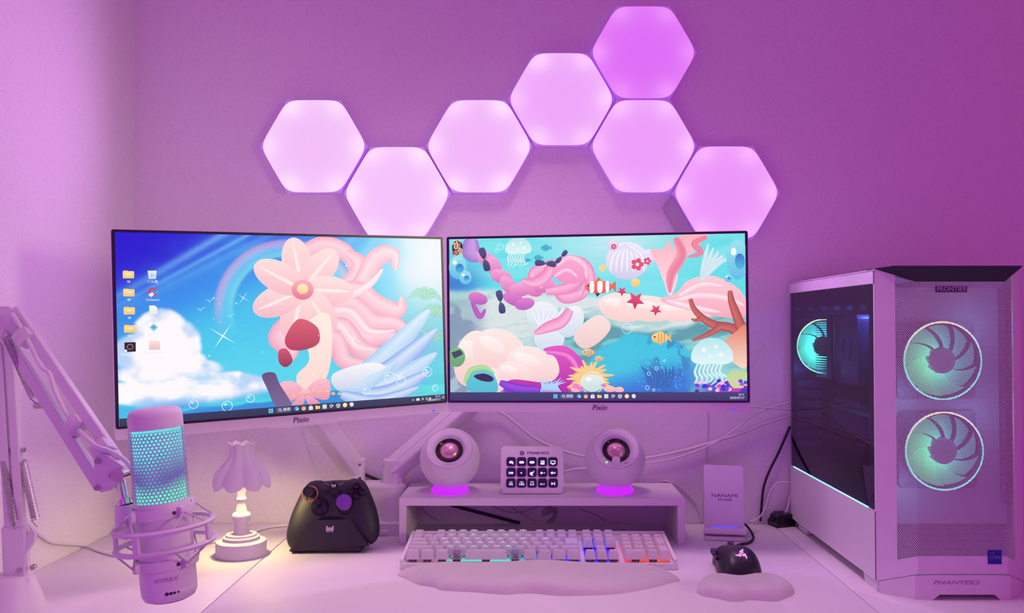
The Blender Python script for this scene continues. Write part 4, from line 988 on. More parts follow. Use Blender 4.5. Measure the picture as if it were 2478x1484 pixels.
rest([(1685, 1434), (1702, 1444), (1738, 1450), (1762, 1456), (1790, 1457), (1815, 1453), (1845, 1455), (1880, 1456), (1898, 1450), (1922, 1438)],
     [(1694, 1418), (1720, 1410), (1760, 1410), (1800, 1412), (1845, 1410), (1885, 1412), (1914, 1424)], 0.0215,
     'mouse_wrist_rest', 'small white cloud-shaped wrist rest behind the black mouse', 'wrist rest', hf=lambda x, y: 1 - 0.16 * math.exp(-((x - D(1795, 1430).x) / 0.022) ** 2))

# ================================================================== mouse
m0 = D(1797, 1400); mx, my = m0.x, -0.345
t = thing('mouse', 'black mouse with glowing pink emblem in front of the white rest', 'mouse', (mx, my, 0))
out = smooth2([(-0.027, -0.060), (0.0, -0.064), (0.027, -0.060), (0.038, -0.035), (0.037, -0.005), (0.031, 0.025), (0.030, 0.052), (0.0, 0.060), (-0.030, 0.054), (-0.033, 0.020), (-0.0375, -0.005), (-0.0385, -0.035)], 4)
hf_m = lambda x, y: 0.82 + 0.22 * math.exp(-((y - (my - 0.012)) / 0.042) ** 2) - 0.0 * x
mb = MB(); mb.pillow([(mx + x * 0.92, my + y) for x, y in out], 0.0405, lambda q: 0.06 + 0.94 * (1 - q ** 4.2) ** 0.62, 14, hf=hf_m); mb.build('shell', mat('soft_black_mouse', (0.016, 0.013, 0.024), 0.38, bump=0.1, bscale=1500), t, 70)
mb = MB(); mb.box((mx - 0.0325, my + 0.020, 0.0215), (0.007, 0.018, 0.006), 0.002, 2); mb.build('side_button', blackg, t)
mb = MB(); mb.box((mx - 0.0335, my - 0.002, 0.0215), (0.007, 0.018, 0.006), 0.002, 2); mb.build('side_button', blackg, t)
mb = MB(); mb.box((mx - 0.0265, my + 0.040, 0.0225), (0.016, 0.024, 0.004), 0.0015, 2, Matrix.Rotation(R(-12), 4, 'Z')); mb.build('button_wing', blackg, t)
mb = MB(); mb.cyl((mx - 0.004, my + 0.036, 0.029), (mx + 0.004, my + 0.036, 0.029), 0.0105, 20); mb.build('scroll_wheel', black, t)
lm = frame((mx + 0.000, my - 0.043, 0.0385), (1, 0, 0), (0, 0.80, 0.60))
mb = MB()
for a0 in (0, 120, 240):
    Mr = lm @ Matrix.Rotation(R(a0 + 15), 4, 'Z')
    mb.tube([Mr @ Vector(p) for p in ((0.0008, 0.0006, 0.0006), (0.0034, 0.0030, 0.0006), (0.0020, 0.0062, 0.0003), (-0.0012, 0.0052, 0.0004), (-0.0004, 0.0030, 0.0006), (0.0014, 0.0036, 0.0006))], 0.00075, 6, smooth=5)
    mb.tube([Mr @ Vector(p) for p in ((0.0022, 0.0062, 0.0003), (0.0046, 0.0080, 0.0), (0.0066, 0.0078, -0.0004))], 0.0009, 6, smooth=4)
mb.build('emblem', emat('pink_emblem_glow', lin((255, 150, 225)), 1.5), t)
mb = MB(); mb.tube([(mx - 0.006, my + 0.054, 0.012), D(1775, 1326, 0.004), D(1790, 1318, 0.003), D(1812, 1314, 0.003), D(1823, 1302, 0.004), D(1818, 1288, 0.012), D(1806, 1272, 0.02), D(1790, 1262, 0.02)], 0.0024, 8); mb.build('cable', cable_k, t)

# ================================================================== phone charging stand
bl_, br_ = D(1704, 1308), D(1806, 1312); cx = (bl_ + br_) / 2
t = thing('phone_charger', 'white leaning phone charging stand right of the desk shelf', 'charging stand', (cx.x, cx.y, 0))
xa = (br_ - bl_); xa.z = 0; wch = xa.length; back = Vector((-xa.y, xa.x, 0)).normalized(); 
lean = R(17); upv = Vector((0, 0, 1)) * math.cos(lean) + back * math.sin(lean)
M = frame(cx + Vector((0, 0, 0.006)) + back * 0.014, xa, upv); hp = 0.137
mb = MB(); mb.M = M @ Matrix.Translation((0, hp / 2, 0)); mb.prism(rrect(wch * 0.96, hp, 0.002, 3), -0.009, 0.0); mb.build('back_plate', mat('lilac_white_plastic', (0.74, 0.68, 0.82), 0.35), t)
mb = MB(); mb.M = M; mb.box((0, 0.004, 0.008), (wch, 0.0035, 0.018), 0.001); mb.box((0, 0.0085, 0.0155), (wch, 0.011, 0.003), 0.001); mb.build('lip', white, t)
Mb = frame((cx.x, cx.y, 0), xa, back); mb = MB(); mb.M = Mb; mb.box((0, 0.035, 0.004), (wch * 0.97, 0.075, 0.0078), 0.002, 2); mb.build('base', white, t)
mb = MB(); mb.M = Mb; mb.box((0, 0.062, 0.035), (wch * 0.5, 0.012, 0.06), 0.003, 2); mb.build('rear_support', white, t)
mb = MB(); mb.M = M; mb.box((0, 0.0168, 0.0004), (wch * 0.58, 0.0022, 0.0012)); mb.build('charge_light', emat('blue_charge_light', lin((80, 60, 255)), 1.5), t)
mb = MB(); add_text(mb, 'NANAMI', 0.0105, M @ Matrix.Translation((0.0015, hp * 0.565, 0.0006)) @ Matrix.Diagonal((1.25, 0.9, 1, 1))); add_text(mb, 'JUST CHARGE', 0.0042, M @ Matrix.Translation((0.0015, hp * 0.508, 0.0006)), bold=0.02); mb.build('logo', ink, t, None)

# ================================================================== little table lamp
lx, ly = -0.5245, -0.247; u = 0.0002128
t = thing('table_lamp', 'small white table lamp with scalloped petal shade and turned stem', 'lamp', (lx, ly, 0))
cream = mat('cream_white_paint', (0.84, 0.82, 0.80), 0.4)
mb = MB(); mb.lathe([(r_ * u, (1325 - y_) * u) for r_, y_ in ((200, 1325), (207, 1318), (208, 1215), (203, 1204), (154, 1192), (150, 1186), (150, 1168), (132, 1164), (128, 1158), (126, 1146), (64, 1142))], 48, (lx, ly, 0)); mb.build('base', cream, t, 30)
mb = MB(); mb.lathe([(r_ * u, (1325 - y_) * u) for r_, y_ in ((64, 1145), (62, 1110), (57, 1075), (60, 1045), (74, 1020), (79, 1000), (75, 980), (66, 968), (48, 962), (42, 930), (35, 895), (31, 868), (30, 864), (38, 860), (41, 850), (38, 838), (31, 834), (33, 800), (40, 770), (42, 740), (30, 720))], 36, (lx, ly, 0)); mb.build('stem', cream, t, 30)
n_p = 8; nA = 96
prof = [(228, 735), (231, 700), (222, 655), (196, 610), (160, 566), (126, 528), (105, 490), (97, 455), (96, 420), (103, 392), (113, 375)]
V, F = [], []; rot = R(-90)
for side, off in ((0, 0), (1, -6)):
    for q, (r_, y_) in enumerate(prof):
        for i in range(nA):
            a = 2 * PI * i / nA + rot; ph = math.cos(n_p * 2 * PI * i / nA)      # +1 on a petal, -1 in a valley
            bulge = 1 + 0.06 * (abs(math.cos(n_p * PI * i / nA)) - 0.5) * 2
            yy = y_
            if q == 0: yy = 722 + 46 * abs(math.cos(n_p * PI * i / nA)) ** 0.8 - 10
            if q == len(prof) - 1: yy = 398 - 30 * abs(math.cos(n_p * PI * i / nA)) ** 0.8
            rr = (r_ * bulge + off) * u
            V.append((lx + rr * math.cos(a), ly + rr * math.sin(a), (1325 - yy) * u))
m_ = len(prof)
for side in (0, 1):
    o_ = side * m_ * nA
    for q in range(m_ - 1):
        for i in range(nA):
            j = (i + 1) % nA; f = (o_ + q * nA + i, o_ + q * nA + j, o_ + (q + 1) * nA + j, o_ + (q + 1) * nA + i); F.append(f if side == 0 else f[::-1])
for q in (0, m_ - 1):
    for i in range(nA):
        j = (i + 1) % nA; f = (q * nA + i, (m_ + q) * nA + i, (m_ + q) * nA + j, q * nA + j); F.append(f if q == 0 else f[::-1])
shade_m = mat('lilac_white_fabric', (0.80, 0.76, 0.82), 0.75, bump=0.1, bscale=700)
mb = MB(); mb.add(V, F); sh = mb.build('shade', shade_m, t, 40)
for k in range(n_p):                                       # piping along the petal seams
    a = rot + (k + 0.5) * 2 * PI / n_p
    mb = MB(); mb.tube([(lx + (r_ * 0.946) * u * math.cos(a), ly + (r_ * 0.946) * u * math.sin(a), (1325 - y_) * u) for r_, y_ in prof[1:]], 0.0007, 5, smooth=3); mb.build('seam_piping', shade_m, sh)
mb = MB(); mb.lathe([(0.006, 0.128), (0.012, 0.136), (0.0135, 0.147), (0.010, 0.158), (1e-6, 0.163)], 20, (lx, ly, 0), cap=False); mb.build('bulb', emat('warm_bulb', (1.0, 0.72, 0.38), 6.0), t, 80)
for k in range(3):
    a = k * 2 * PI / 3; mb = MB(); mb.cyl((lx, ly, 0.196 - 0.008), (lx + 0.021 * math.cos(a), ly + 0.021 * math.sin(a), 0.196 - 0.006), 0.0008, 6); mb.build('shade_spoke', white_metal, t)
l = bpy.data.lights.new('lamp_bulb_light', 'POINT'); l.color = LC['lamp']; l.energy = LK['lamp']; l.shadow_soft_size = 0.018
lo = bpy.data.objects.new('lamp_bulb_light', l); COL.objects.link(lo); lo.parent = t; lo.location = (0, 0, 0.134)

# ================================================================== game controller on its stand
YC = -0.188
def CP_(x, y): p = W(690 + x * 0.128, 1150 + y * 0.128, YC); return p
ccen = CP_(930, 640); tl = R(16); Mc = frame(ccen, (1, 0, 0), (0, math.sin(tl), math.cos(tl)))
def CL(x, y): p = CP_(x, y); return (p.x - ccen.x, (p.z - ccen.z) / math.cos(tl))
fnt = CP_(930, 1400)
t = thing('game_controller', 'black game controller with purple thumbstick leaning on its stand', 'game controller', (ccen.x, YC, 0))
ctl_m = mat('matte_black_controller', (0.020, 0.016, 0.030), 0.48, bump=0.12, bscale=2000)
outl = smooth2([CL(*p) for p in ((430, 165), (520, 132), (640, 128), (720, 142), (940, 125), (1180, 120), (1245, 98), (1350, 96), (1440, 122), (1510, 190), (1575, 300), (1650, 450), (1730, 640), (1785, 840), (1808, 1000), (1792, 1120), (1740, 1210), (1660, 1262), (1560, 1210), (1400, 1060), (1180, 960), (940, 950), (700, 990), (520, 1140), (350, 1310), (240, 1352), (150, 1320), (90, 1230), (66, 1080), (85, 940), (130, 740), (200, 560), (270, 390), (340, 262))][::-1], 3)
mb = MB(); mb.pillow(outl, 0.026, lambda q: (1 - q ** 3.4) ** 0.55, 12, base=False, M=Mc, ctr=CL(930, 560))
mb.pillow([(-x, y) for x, y in outl][::-1], 0.022, lambda q: (1 - q ** 3.0) ** 0.6, 10, base=False, M=Mc @ Matrix.Rotation(PI, 4, 'Y'), ctr=(-CL(930, 560)[0], CL(930, 560)[1]))
mb.build('shell', ctl_m, t, 70)
def put(x, y, h): a, b = CL(x, y); return Mc @ Vector((a, b, h))
Rz = Mc.to_3x3().to_4x4()
def ctl(x, y, r_, h0, h1, name, m, dome=True, par=t):
    mb = MB(); pr = [(r_, h0), (r_, h1 - r_ * 0.25), (r_ * 0.85, h1 - r_ * 0.05), (r_ * 0.5, h1), (1e-6, h1)] if dome else [(r_, h0), (r_, h1), (r_ * 0.8, h1), (r_ * 0.75, h1 - 0.0012), (1e-6, h1 - 0.0016)]
    p = put(x, y, 0); mb.lathe(pr, 24, p, Rz, cap=False); return mb.build(name, m, par, 40)
ring_m = mat('copper_ring', (0.75, 0.25, 0.16), 0.35, metal=0.3)
st1 = ctl(512, 360, 0.0098, 0.018, 0.041, 'thumbstick', ctl_m, False); mb = MB(); mb.torus(put(512, 392, 0.0240), 0.0138, 0.0013, Rz); mb.build('orange_ring', ring_m, st1)
ctl(1190, 560, 0.0085, 0.020, 0.036, 'stick_post', darkm, True)
mb = MB(); mb.torus(put(1180, 600, 0.0262), 0.0150, 0.0014, Rz); mb.build('stick_socket', blackg, t)
cap = MB(); cap.lathe([(0.0108, 0.033), (0.0140, 0.0355), (0.0142, 0.040), (0.0128, 0.0425), (0.006, 0.0418), (1e-6, 0.0415)], 28, put(1187, 545, 0), Rz, cap=False); c_ = cap.build('purple_thumbstick_cap', mat('purple_rubber', (0.20, 0.04, 0.48), 0.55), t, 40)
mb = MB(); mb.torus(put(1187, 552, 0.0345), 0.0128, 0.0012, Rz); mb.build('silver_collar', steel, c_)
dp = ctl(715, 615, 0.0178, 0.019, 0.0290, 'direction_pad', blackg, True)
for dx, dy in ((0.012, 0.0045), (0.0045, 0.012)):
    mb = MB(); mb.box(put(715, 615, 0.0295), (dx * 2, dy * 2, 0.003), 0.001, 2, Rz); mb.build('pad_cross', blackg, dp)
for x, y in ((1380, 240), (1272, 335), (1486, 345), (1384, 432)): ctl(x, y, 0.0068, 0.013, 0.0275, 'round_button', blackg)
for x, y, r_ in ((840, 350, 0.0040), (1065, 350, 0.0040), (950, 425, 0.0036)): ctl(x, y, r_, 0.020, 0.0282, 'small_button', blackg)
def cat_logo(x, y, s_, h, par):
    pts = [(-1, 0.9), (-0.62, 0.78), (-0.5, 0.3), (0, 0.55), (0.5, 0.3), (0.62, 0.78), (1, 0.9), (1.02, -0.2), (0.72, -0.9), (0.5, -0.35), (0.22, -0.9), (0, -0.1), (-0.22, -0.9), (-0.5, -0.35), (-0.72, -0.9), (-1.02, -0.2)]
    a, b = CL(x, y); mb = MB(); mb.prism([(px_ * s_, py_ * s_) for px_, py_ in pts], 0, 0.0003, Mc @ Matrix.Translation((a, b, h))); mb.build('emblem', mat('pale_emblem_print', (0.50, 0.42, 0.50), 0.5), par, None)
hb = ctl(945, 245, 0.0078, 0.015, 0.0240, 'home_button', blackg); cat_logo(945, 245, 0.0042, 0.0242, t)
for x0_, y0_, x1_, y1_ in ((755, 185, 862, 242), (1120, 185, 1030, 238)):
    mb = MB(); mb.tube([put(x0_, y0_, 0.0185), put(x1_, y1_, 0.0215)], 0.0006, 5, smooth=1); mb.build('groove_line', steel, t)
sp = [CL(*p) for p in ((640, 860), (1290, 842), (1350, 880), (1650, 1285), (1640, 1300), (240, 1400), (226, 1385), (580, 890))][::-1]
stm = MB(); stm.prism(smooth2(sp, 1), 0.012, 0.0335, Mc); stm.build('stand_front', ctl_m, t)
cat_logo(945, 1015, 0.0070, 0.0337, t)
fb0, fb1 = CP_(226, 1385), CP_(1650, 1290)
mb = MB(); mb.box((ccen.x + 0.002, -0.192, 0.006), (0.115, 0.085, 0.012), 0.004, 2); mb.bar((ccen.x, -0.165, 0.01), (ccen.x, -0.150, 0.055), 0.07, 0.012); mb.build('stand_base', black, t)

# ================================================================== microphone in shock mount
YM = -0.785
mbot, mtop = W(412, 1449, YM), W(373.5, 986, YM); ax = (mtop - mbot).normalized()
xa = Vector((1, 0, 0)); xa = (xa - ax * xa.dot(ax)).normalized(); ya = ax.cross(xa)
MM = Matrix((xa, ya, ax)).transposed().to_4x4(); MM.translation = mbot        # local: z up the mic, -y to the viewer
Lm = (mtop - mbot).length; rm = 0.0308
t = thing('microphone', 'white condenser microphone with teal lit honeycomb grille on a boom arm', 'microphone', mbot)
mic_m = mat('white_mic_plastic', (0.78, 0.72, 0.79), 0.5, bump=0.1, bscale=1200)
g0, g1 = 0.1175, 0.2035
mb = MB(); mb.lathe([(0.022, 0.0), (0.0285, 0.003), (0.0312, 0.009), (0.0315, 0.016), (0.0312, 0.0165), (0.0316, 0.017), (0.0318, g0 - 0.004), (0.0308, g0)], 56, (0, 0, 0), MM); mb.build('lower_body', mic_m, t)
mb = MB(); mb.lathe([(rm, g1), (rm, Lm - 0.010), (rm - 0.002, Lm - 0.004), (rm - 0.006, Lm - 0.001), (rm - 0.012, Lm)], 56, (0, 0, 0), MM); mb.build('top_cap', mic_m, t)
mb = MB(); mb.M = MM; pit = 2 * PI * rm / 42
honeycomb(mb, 0, 2 * PI * rm - pit * 0.6, g0 + pit * 0.3, g1 - pit * 0.3, pit, 0.76, lambda x_, y_: (rm * math.cos(x_ / rm), rm * math.sin(x_ / rm), min(g1, max(g0, y_))))
mb.build('honeycomb_grille', mat('lilac_grille', (0.42, 0.36, 0.62), 0.45), t, None, kind='stuff')
for k in (0, 1):
    a0 = R(-90 - 64 + 180 * k); mb = MB(); mb.M = MM
    mb.prism([(rm * 1.012 * math.cos(a0 + R(q)), rm * 1.012 * math.sin(a0 + R(q))) for q in range(-9, 10, 3)] + [(rm * 0.97 * math.cos(a0 + R(q)), rm * 0.97 * math.sin(a0 + R(q))) for q in range(9, -10, -3)], g0, g1); mb.build('grille_strut', mic_m, t)
V, F, C = [], [], []; nA, nZ = 64, 40
for k in range(nZ + 1):
    z = k / nZ
    for i in range(nA):
        a = 2 * PI * i / nA; fr = -math.sin(a); side = math.cos(a)      # fr = 1 towards the viewer
        top = np.array(lin((95, 222, 226))); bot = np.array(lin((85, 240, 195))); mid = np.array(lin((78, 92, 185)))
        lo_ = max(0, 1 - z / (0.30 + 0.06 * math.cos(2 * a))); hi_ = max(0, (z - 0.36) / 0.5)
        neck = math.exp(-(side / 0.55) ** 2) * 0.6
        w_b = min(1, lo_ * 1.7); w_t = min(1, hi_ * (1.6 - 0.5 * max(0, side)))
        midc = mid * (0.75 + 0 * z) * (1 - neck) + np.array(lin((95, 175, 195))) * neck
        c_ = bot * w_b + top * w_t + midc * max(0, 1 - w_b - w_t)
        V.append((0.0272 * math.cos(a), 0.0272 * math.sin(a), g0 + (g1 - g0) * z)); C.append(tuple(c_))
for k in range(nZ):
    for i in range(nA):
        j = (i + 1) % nA; F.append((k * nA + i, k * nA + j, (k + 1) * nA + j, (k + 1) * nA + i))
mb = MB(); mb.M = MM; mb.add(V, F, C); mb.build('light_core', emat('mic_light', attr='Col', strength=1.0), t, 80)
def on_mic(a, z, r_): return MM @ Vector((r_ * math.cos(R(a)), r_ * math.sin(R(a)), z))
v_, f_ = text_geo('HYPERX', 0.0072, shear=0.25, bold=0.01); mb = MB()
mb.add([on_mic(-90 + 18 + math.degrees(p[0] / 0.0319), 0.0295 + p[1], 0.0322) for p in v_], f_); mb.build('logo', mat('mauve_print', (0.50, 0.37, 0.52), 0.5), t, None)
for k, a in enumerate((-72, -64, -57, -49)):
    mb = MB(); mb.cyl(on_mic(a, 0.0135, 0.0308), on_mic(a, 0.0135, 0.0320), 0.0021 - 0.0003 * k, 10); mb.build('indicator_dot', darkm, t)
# shock mount cage
t2 = thing('shock_mount', 'white ring cage shock mount gripping the microphone', 'shock mount', mbot + ax * 0.02)
rr_, zu, zl = 0.0555, 0.0885, 0.0655
for z0, z1 in ((0.099, 0.112), (0.040, 0.0515)):
    mb = MB(); mb.lathe([(0.0328, z0), (0.0352, z0), (0.0356, z0 + 0.002), (0.0356, z1 - 0.002), (0.0352, z1), (0.0328, z1)], 48, (0, 0, 0), MM, cap=False); cl = mb.build('clamp_ring', mic_m, t2)
    for a in (-35, 55, 145, 235):
        mb = MB(); mb.M = MM @ Matrix.Rotation(R(a), 4, 'Z'); mb.box((0.0385, 0, (z0 + z1) / 2), (0.008, 0.007, z1 - z0), 0.002, 2); mb.build('tab', mic_m, cl)
        mb = MB(); mb.cyl(on_mic(a - 12, (z0 + z1) / 2, 0.0340), on_mic(a - 12, (z0 + z1) / 2, 0.0364), 0.0022, 12); mb.build('bolt', darkm, cl)
for z in (zu, zl):
    mb = MB(); mb.lathe([(rr_ - 0.003, z - 0.0022), (rr_ + 0.001, z - 0.003), (rr_ + 0.0028, z), (rr_ + 0.001, z + 0.003), (rr_ - 0.003, z + 0.0022), (rr_ - 0.003, z - 0.0022)], 64, (0, 0, 0), MM, cap=False); mb.build('cage_ring', mic_m, t2)
for a in (-100, -8, 80, 190):
    mb = MB(); mb.M = MM @ Matrix.Rotation(R(a), 4, 'Z'); mb.box((rr_, 0, (zu + zl) / 2), (0.004, 0.0085, zu - zl), 0.001); mb.build('post', mic_m, t2)
cord = mat('mauve_elastic', (0.62, 0.52, 0.62), 0.7)
for a in (-35, 55, 145, 235):
    for da in (-22, 22):
        mb = MB(); mb.tube([on_mic(a, 0.106, 0.0425), on_mic(a + da, zu + 0.002, rr_)], 0.0011, 6, smooth=1); mb.build('elastic_cord', cord, t2)
        mb = MB(); mb.tube([on_mic(a, 0.046, 0.0425), on_mic(a + da, zl - 0.002, rr_)], 0.0011, 6, smooth=1); mb.build('elastic_cord', cord, t2)
ym2 = YM + 0.03
mb = MB(); mb.cyl(W(304, 1276, ym2), W(303, 1221, ym2), 0.0118, 28, 0.0118); mb.build('socket', mic_m, t2)
p_ = W(304, 1262, ym2); q_ = on_mic(155, 0.075, rr_); mb = MB(); mb.bar(p_, on_mic(155, 0.077, rr_ - 0.002), 0.016, 0.028, bev=0.003); mb.build('socket_bracket', mic_m, t2)

# ================================================================== boom arm
YA0, YA1, YA2 = -0.560, -0.600, -0.742
bc = D(25, 1452); bc = Vector((W(25, 1450, YA0).x, YA0, 0))
t = thing('boom_arm', 'white sprung boom arm on a cone foot holding the microphone', 'boom arm', bc)
arm_m = mat('white_powder_coat', (0.78, 0.72, 0.78), 0.45)
mb = MB(); mb.lathe([(0.046, 0.0), (0.0465, 0.004), (0.044, 0.014), (0.036, 0.036), (0.031, 0.050), (0.028, 0.053), (0.018, 0.056)], 40, bc); mb.build('foot', arm_m, t, 50)
e0 = W(44, 1392, YA0); e1 = W(8, 780, YA1)
nrm = Vector((0.12, -0.99, 0)).normalized()
side = Vector((1, 0.0, 0.05)).normalized()
lo_arm = []
for k in (-1, 1):
    mb = MB(); mb.bar(e0 + side * 0.0078 * k + Vector((0, 0, 0.006)), e1 + side * 0.0078 * k, 0.0115, 0.0125, nrm, 0.0012); lo_arm.append(mb.build('lower_bar', arm_m, t))
mb = MB(); mb.bar(e0 + Vector((-0.001, 0.0, -0.006)), e0 + (e1 - e0).normalized() * 0.075, 0.033, 0.017, nrm, 0.003); br = mb.build('lower_bracket', arm_m, t)
for px_, py_ in ((21, 1331), (46, 1382), (78, 1374)):
    mb = MB(); p = W(px_, py_, YA0 - 0.011); mb.cyl(p, p + Vector((0, 0.006, 0)), 0.0040, 14); mb.build('bolt', steel, br)
pts = [W(x_, y_, YA0) for x_, y_ in ((66, 1300), (86, 1278), (94, 1285), (90, 1310), (70, 1336))]
mb = MB(); mb.prism([(p.x, p.z) for p in pts], 0.0, 0.008, frame((0, YA0 - 0.002, 0), (1, 0, 0), (0, 0, 1))); mb.build('spring_ear', arm_m, t)
def spring(p, q, r_, turns, name='spring', par=t, hook=0.012):
    p, q = Vector(p), Vector(q); d = (q - p).normalized(); a = d.orthogonal().normalized(); b = d.cross(a); n = turns * 10; L_ = (q - p).length
    pts = [p + d * (hook * 0.2)] + [p + d * (hook + (L_ - 2 * hook) * i / n) + (a * math.cos(2 * PI * i / 10) + b * math.sin(2 * PI * i / 10)) * r_ for i in range(n + 1)] + [q]
    mb = MB(); mb.tube(pts, 0.0008, 5, smooth=1); mb.build(name, steel, par)
spring(W(50, 1094, YA0 - 0.018), W(90, 1276, YA0 - 0.006), 0.0055, 34)
spring(W(6, 1094, YA0 - 0.02), W(37, 1282, YA0 - 0.018), 0.0055, 34)
mb = MB(); mb.cyl(W(-6, 1092, YA0 - 0.016), W(60, 1089, YA0 - 0.016), 0.0038, 14); mb.build('spring_peg', steel, t)
# upper parallel bars
j0, j1 = W(12, 775, YA1), W(262, 1168, YA2)
ua, ub = (W(38, 752, YA1), W(283, 1112, YA2)), (W(4, 800, YA1), W(245, 1180, YA2))
for p, q in (ua, ub):
    mb = MB(); mb.bar(p, q, 0.0135, 0.0125, nrm, 0.0012); mb.build('upper_bar', arm_m, t)
mb = MB(); pl = [W(x_, y_, YA1 - 0.008) for x_, y_ in ((-20, 742), (20, 742), (48, 770), (30, 812), (-6, 830), (-30, 800))]
mb.prism([(p.x, p.z) for p in pl], -0.008, 0.008, frame((0, YA1, 0), (1, 0, 0), (0, 0, 1))); mb.build('joint_plate', arm_m, t)
spring(W(8, 800, YA1 - 0.016), W(90, 978, YA1 - 0.055), 0.0055, 34)
mb = MB(); mb.cyl(W(84, 982, YA1 - 0.06), W(118, 982, YA1 - 0.06), 0.0040, 14); mb.build('spring_peg', steel, t)
spring(W(36, 748, YA1 + 0.012), W(84, 850, YA1 - 0.02), 0.0035, 22)
pl = [W(x_, y_, YA2 - 0.008) for x_, y_ in ((228, 1112), (252, 1098), (298, 1128), (303, 1146), (270, 1186), (246, 1192), (232, 1180))]
Mp = frame((0, YA2, 0), (1, 0, 0), (0, 0, 1)); mb = MB(); mb.prism([(p.x, p.z) for p in pl], -0.009, 0.009, Mp); pp = mb.build('end_plate', arm_m, t)
for px_, py_ in ((238, 1117), (236, 1181), (271, 1150)):
    p = W(px_, py_, YA2 - 0.009); mb = MB(); mb.cyl(p, p + Vector((0, -0.003, 0)), 0.0034, 14); mb.build('bolt', steel, pp)
kn = W(293, 1147, YA2 - 0.004); mb = MB(); mb.cyl(kn + Vector((0, -0.010, 0)), kn + Vector((0, 0.010, 0)), 0.0082, 20); mb.build('swivel_knuckle', chrome, t)
mb = MB(); mb.cyl(W(291, 1160, YA2), W(302, 1219, YM + 0.03), 0.0062, 18); mb.cyl(W(300, 1209, YM + 0.031), W(303, 1222, YM + 0.03), 0.0105, 18); mb.build('chrome_rod', chrome, t)
mb = MB(); mb.tube([W(30, 760, YA1 - 0.018), W(62, 812, YA1 - 0.035), W(98, 885, YA1 - 0.06), W(120, 905, YA1 - 0.07), W(135, 950, YA1 - 0.085), W(165, 1008, YA1 - 0.10), W(190, 1040, YA1 - 0.112), W(230, 1078, YA2 - 0.012), W(262, 1090, YA2 - 0.012), W(300, 1112, YA2 - 0.012), W(322, 1145, YM + 0.035), W(326, 1200, YM + 0.034), W(330, 1250, YM + 0.04)], 0.0030, 8); mb.build('microphone_cable', cable_w, t)
for px_, py_, yy in ((62, 818, YA1 - 0.030), (185, 1030, YA1 - 0.105), (250, 1088, YA2)):
    d_ = (ua[1] - ua[0]).normalized(); p = W(px_, py_, yy); mb = MB(); mb.bar(p - d_ * 0.009, p + d_ * 0.009, 0.024, 0.022, nrm, 0.003, 2); mb.build('cable_clip', arm_m, t)

# ================================================================== computer tower
PX0, PX1, PYB, PYC, PYF = 0.538, 0.768, -0.022, -0.465, -0.504      # side planes, back, front corners, front centre
PH = 0.503; FX0, FX1 = 0.586, 0.722                                  # flat centre of the faceted front
t = thing('computer_tower', 'white computer tower with mesh front, glass side and green lit fans', 'computer', ((PX0 + PX1) / 2, (PYB + PYF) / 2, 0))
pc_m = mat('white_case_metal', (0.80, 0.76, 0.80), 0.42, bump=0.06, bscale=1500)
pc_in = mat('dark_case_interior', (0.05, 0.045, 0.07), 0.5)
pc_k = mat('black_case_trim', (0.012, 0.008, 0.03), 0.55)
zs = 0.125                                                            # split between glass and steel on the side
mb = MB(); mb.box((PX0 + 0.0015, (PYB + PYC) / 2, (zs + 0.018) / 2), (0.003, PYC - PYB, zs - 0.018), 0.0008); mb.build('side_panel', pc_m, t)
mb = MB(); mb.box((PX0 + 0.004, (PYB + PYC) / 2, PH - 0.011), (0.008, PYC - PYB, 0.020), 0.001); mb.build('top_side_rail', pc_m, t)
mb = MB(); mb.box((PX0 + 0.0015, (PYB + PYC) / 2, (zs + PH - 0.021) / 2), (0.003, PYB - PYC - 0.006, PH - 0.021 - zs - 0.001)); mb.build('side_glass', glass_mat('smoked_glass', (0.58, 0.50, 0.76)), t)
mb = MB()
y0g, y1g, z0g, z1g = PYC + 0.003, PYB - 0.003, zs, PH - 0.021
mb.box((PX0 + 0.004, y0g + 0.013, (z0g + z1g) / 2), (0.0015, 0.026, z1g - z0g)); mb.box((PX0 + 0.004, y1g - 0.006, (z0g + z1g) / 2), (0.0015, 0.012, z1g - z0g))
mb.box((PX0 + 0.004, (y0g + y1g) / 2, z1g - 0.016), (0.0015, y1g - y0g - 0.050, 0.032)); mb.box((PX0 + 0.004, (y0g + y1g) / 2, z0g + 0.006), (0.0015, y1g - y0g - 0.050, 0.012))
mb.build('glass_border', pc_k, t)
mb = MB(); mb.box((PX0 - 0.0004, (PYC + PYB) / 2 + 0.004, zs + 0.0008), (0.0012, PYB - PYC - 0.050, 0.0017)); mb.build('light_strip', emat('cyan_strip', lin((150, 255, 250)), 1.8), t)
mb = MB(); mb.box((PX1 - 0.0015, (PYB + PYC) / 2, (PH + 0.018) / 2), (0.003, PYC - PYB, PH - 0.018), 0.0008); mb.build('far_side_panel', pc_m, t)
mb = MB(); mb.box(((PX0 + PX1) / 2, PYB - 0.0015, (PH + 0.018) / 2), (PX1 - PX0 - 0.006, 0.003, PH - 0.022)); mb.build('rear_panel', pc_in, t)
mb = MB(); mb.box(((PX0 + PX1) / 2, (PYB + PYC) / 2, PH - 0.001), (PX1 - PX0, PYB - PYC, 0.003), 0.001); mb.build('top_panel', pc_m, t)
mb = MB(); mb.box(((PX0 + PX1) / 2, (PYB + PYC) / 2, 0.020), (PX1 - PX0 - 0.004, PYB - PYC - 0.004, 0.004)); mb.build('floor_panel', pc_m, t)
mb = MB(); mb.box(((PX0 + PX1) / 2, (PYB + PYC) / 2 + 0.01, zs / 2 + 0.012), (PX1 - PX0 - 0.016, PYB - PYC - 0.06, zs - 0.026)); mb.build('power_supply_shroud', pc_in, t)
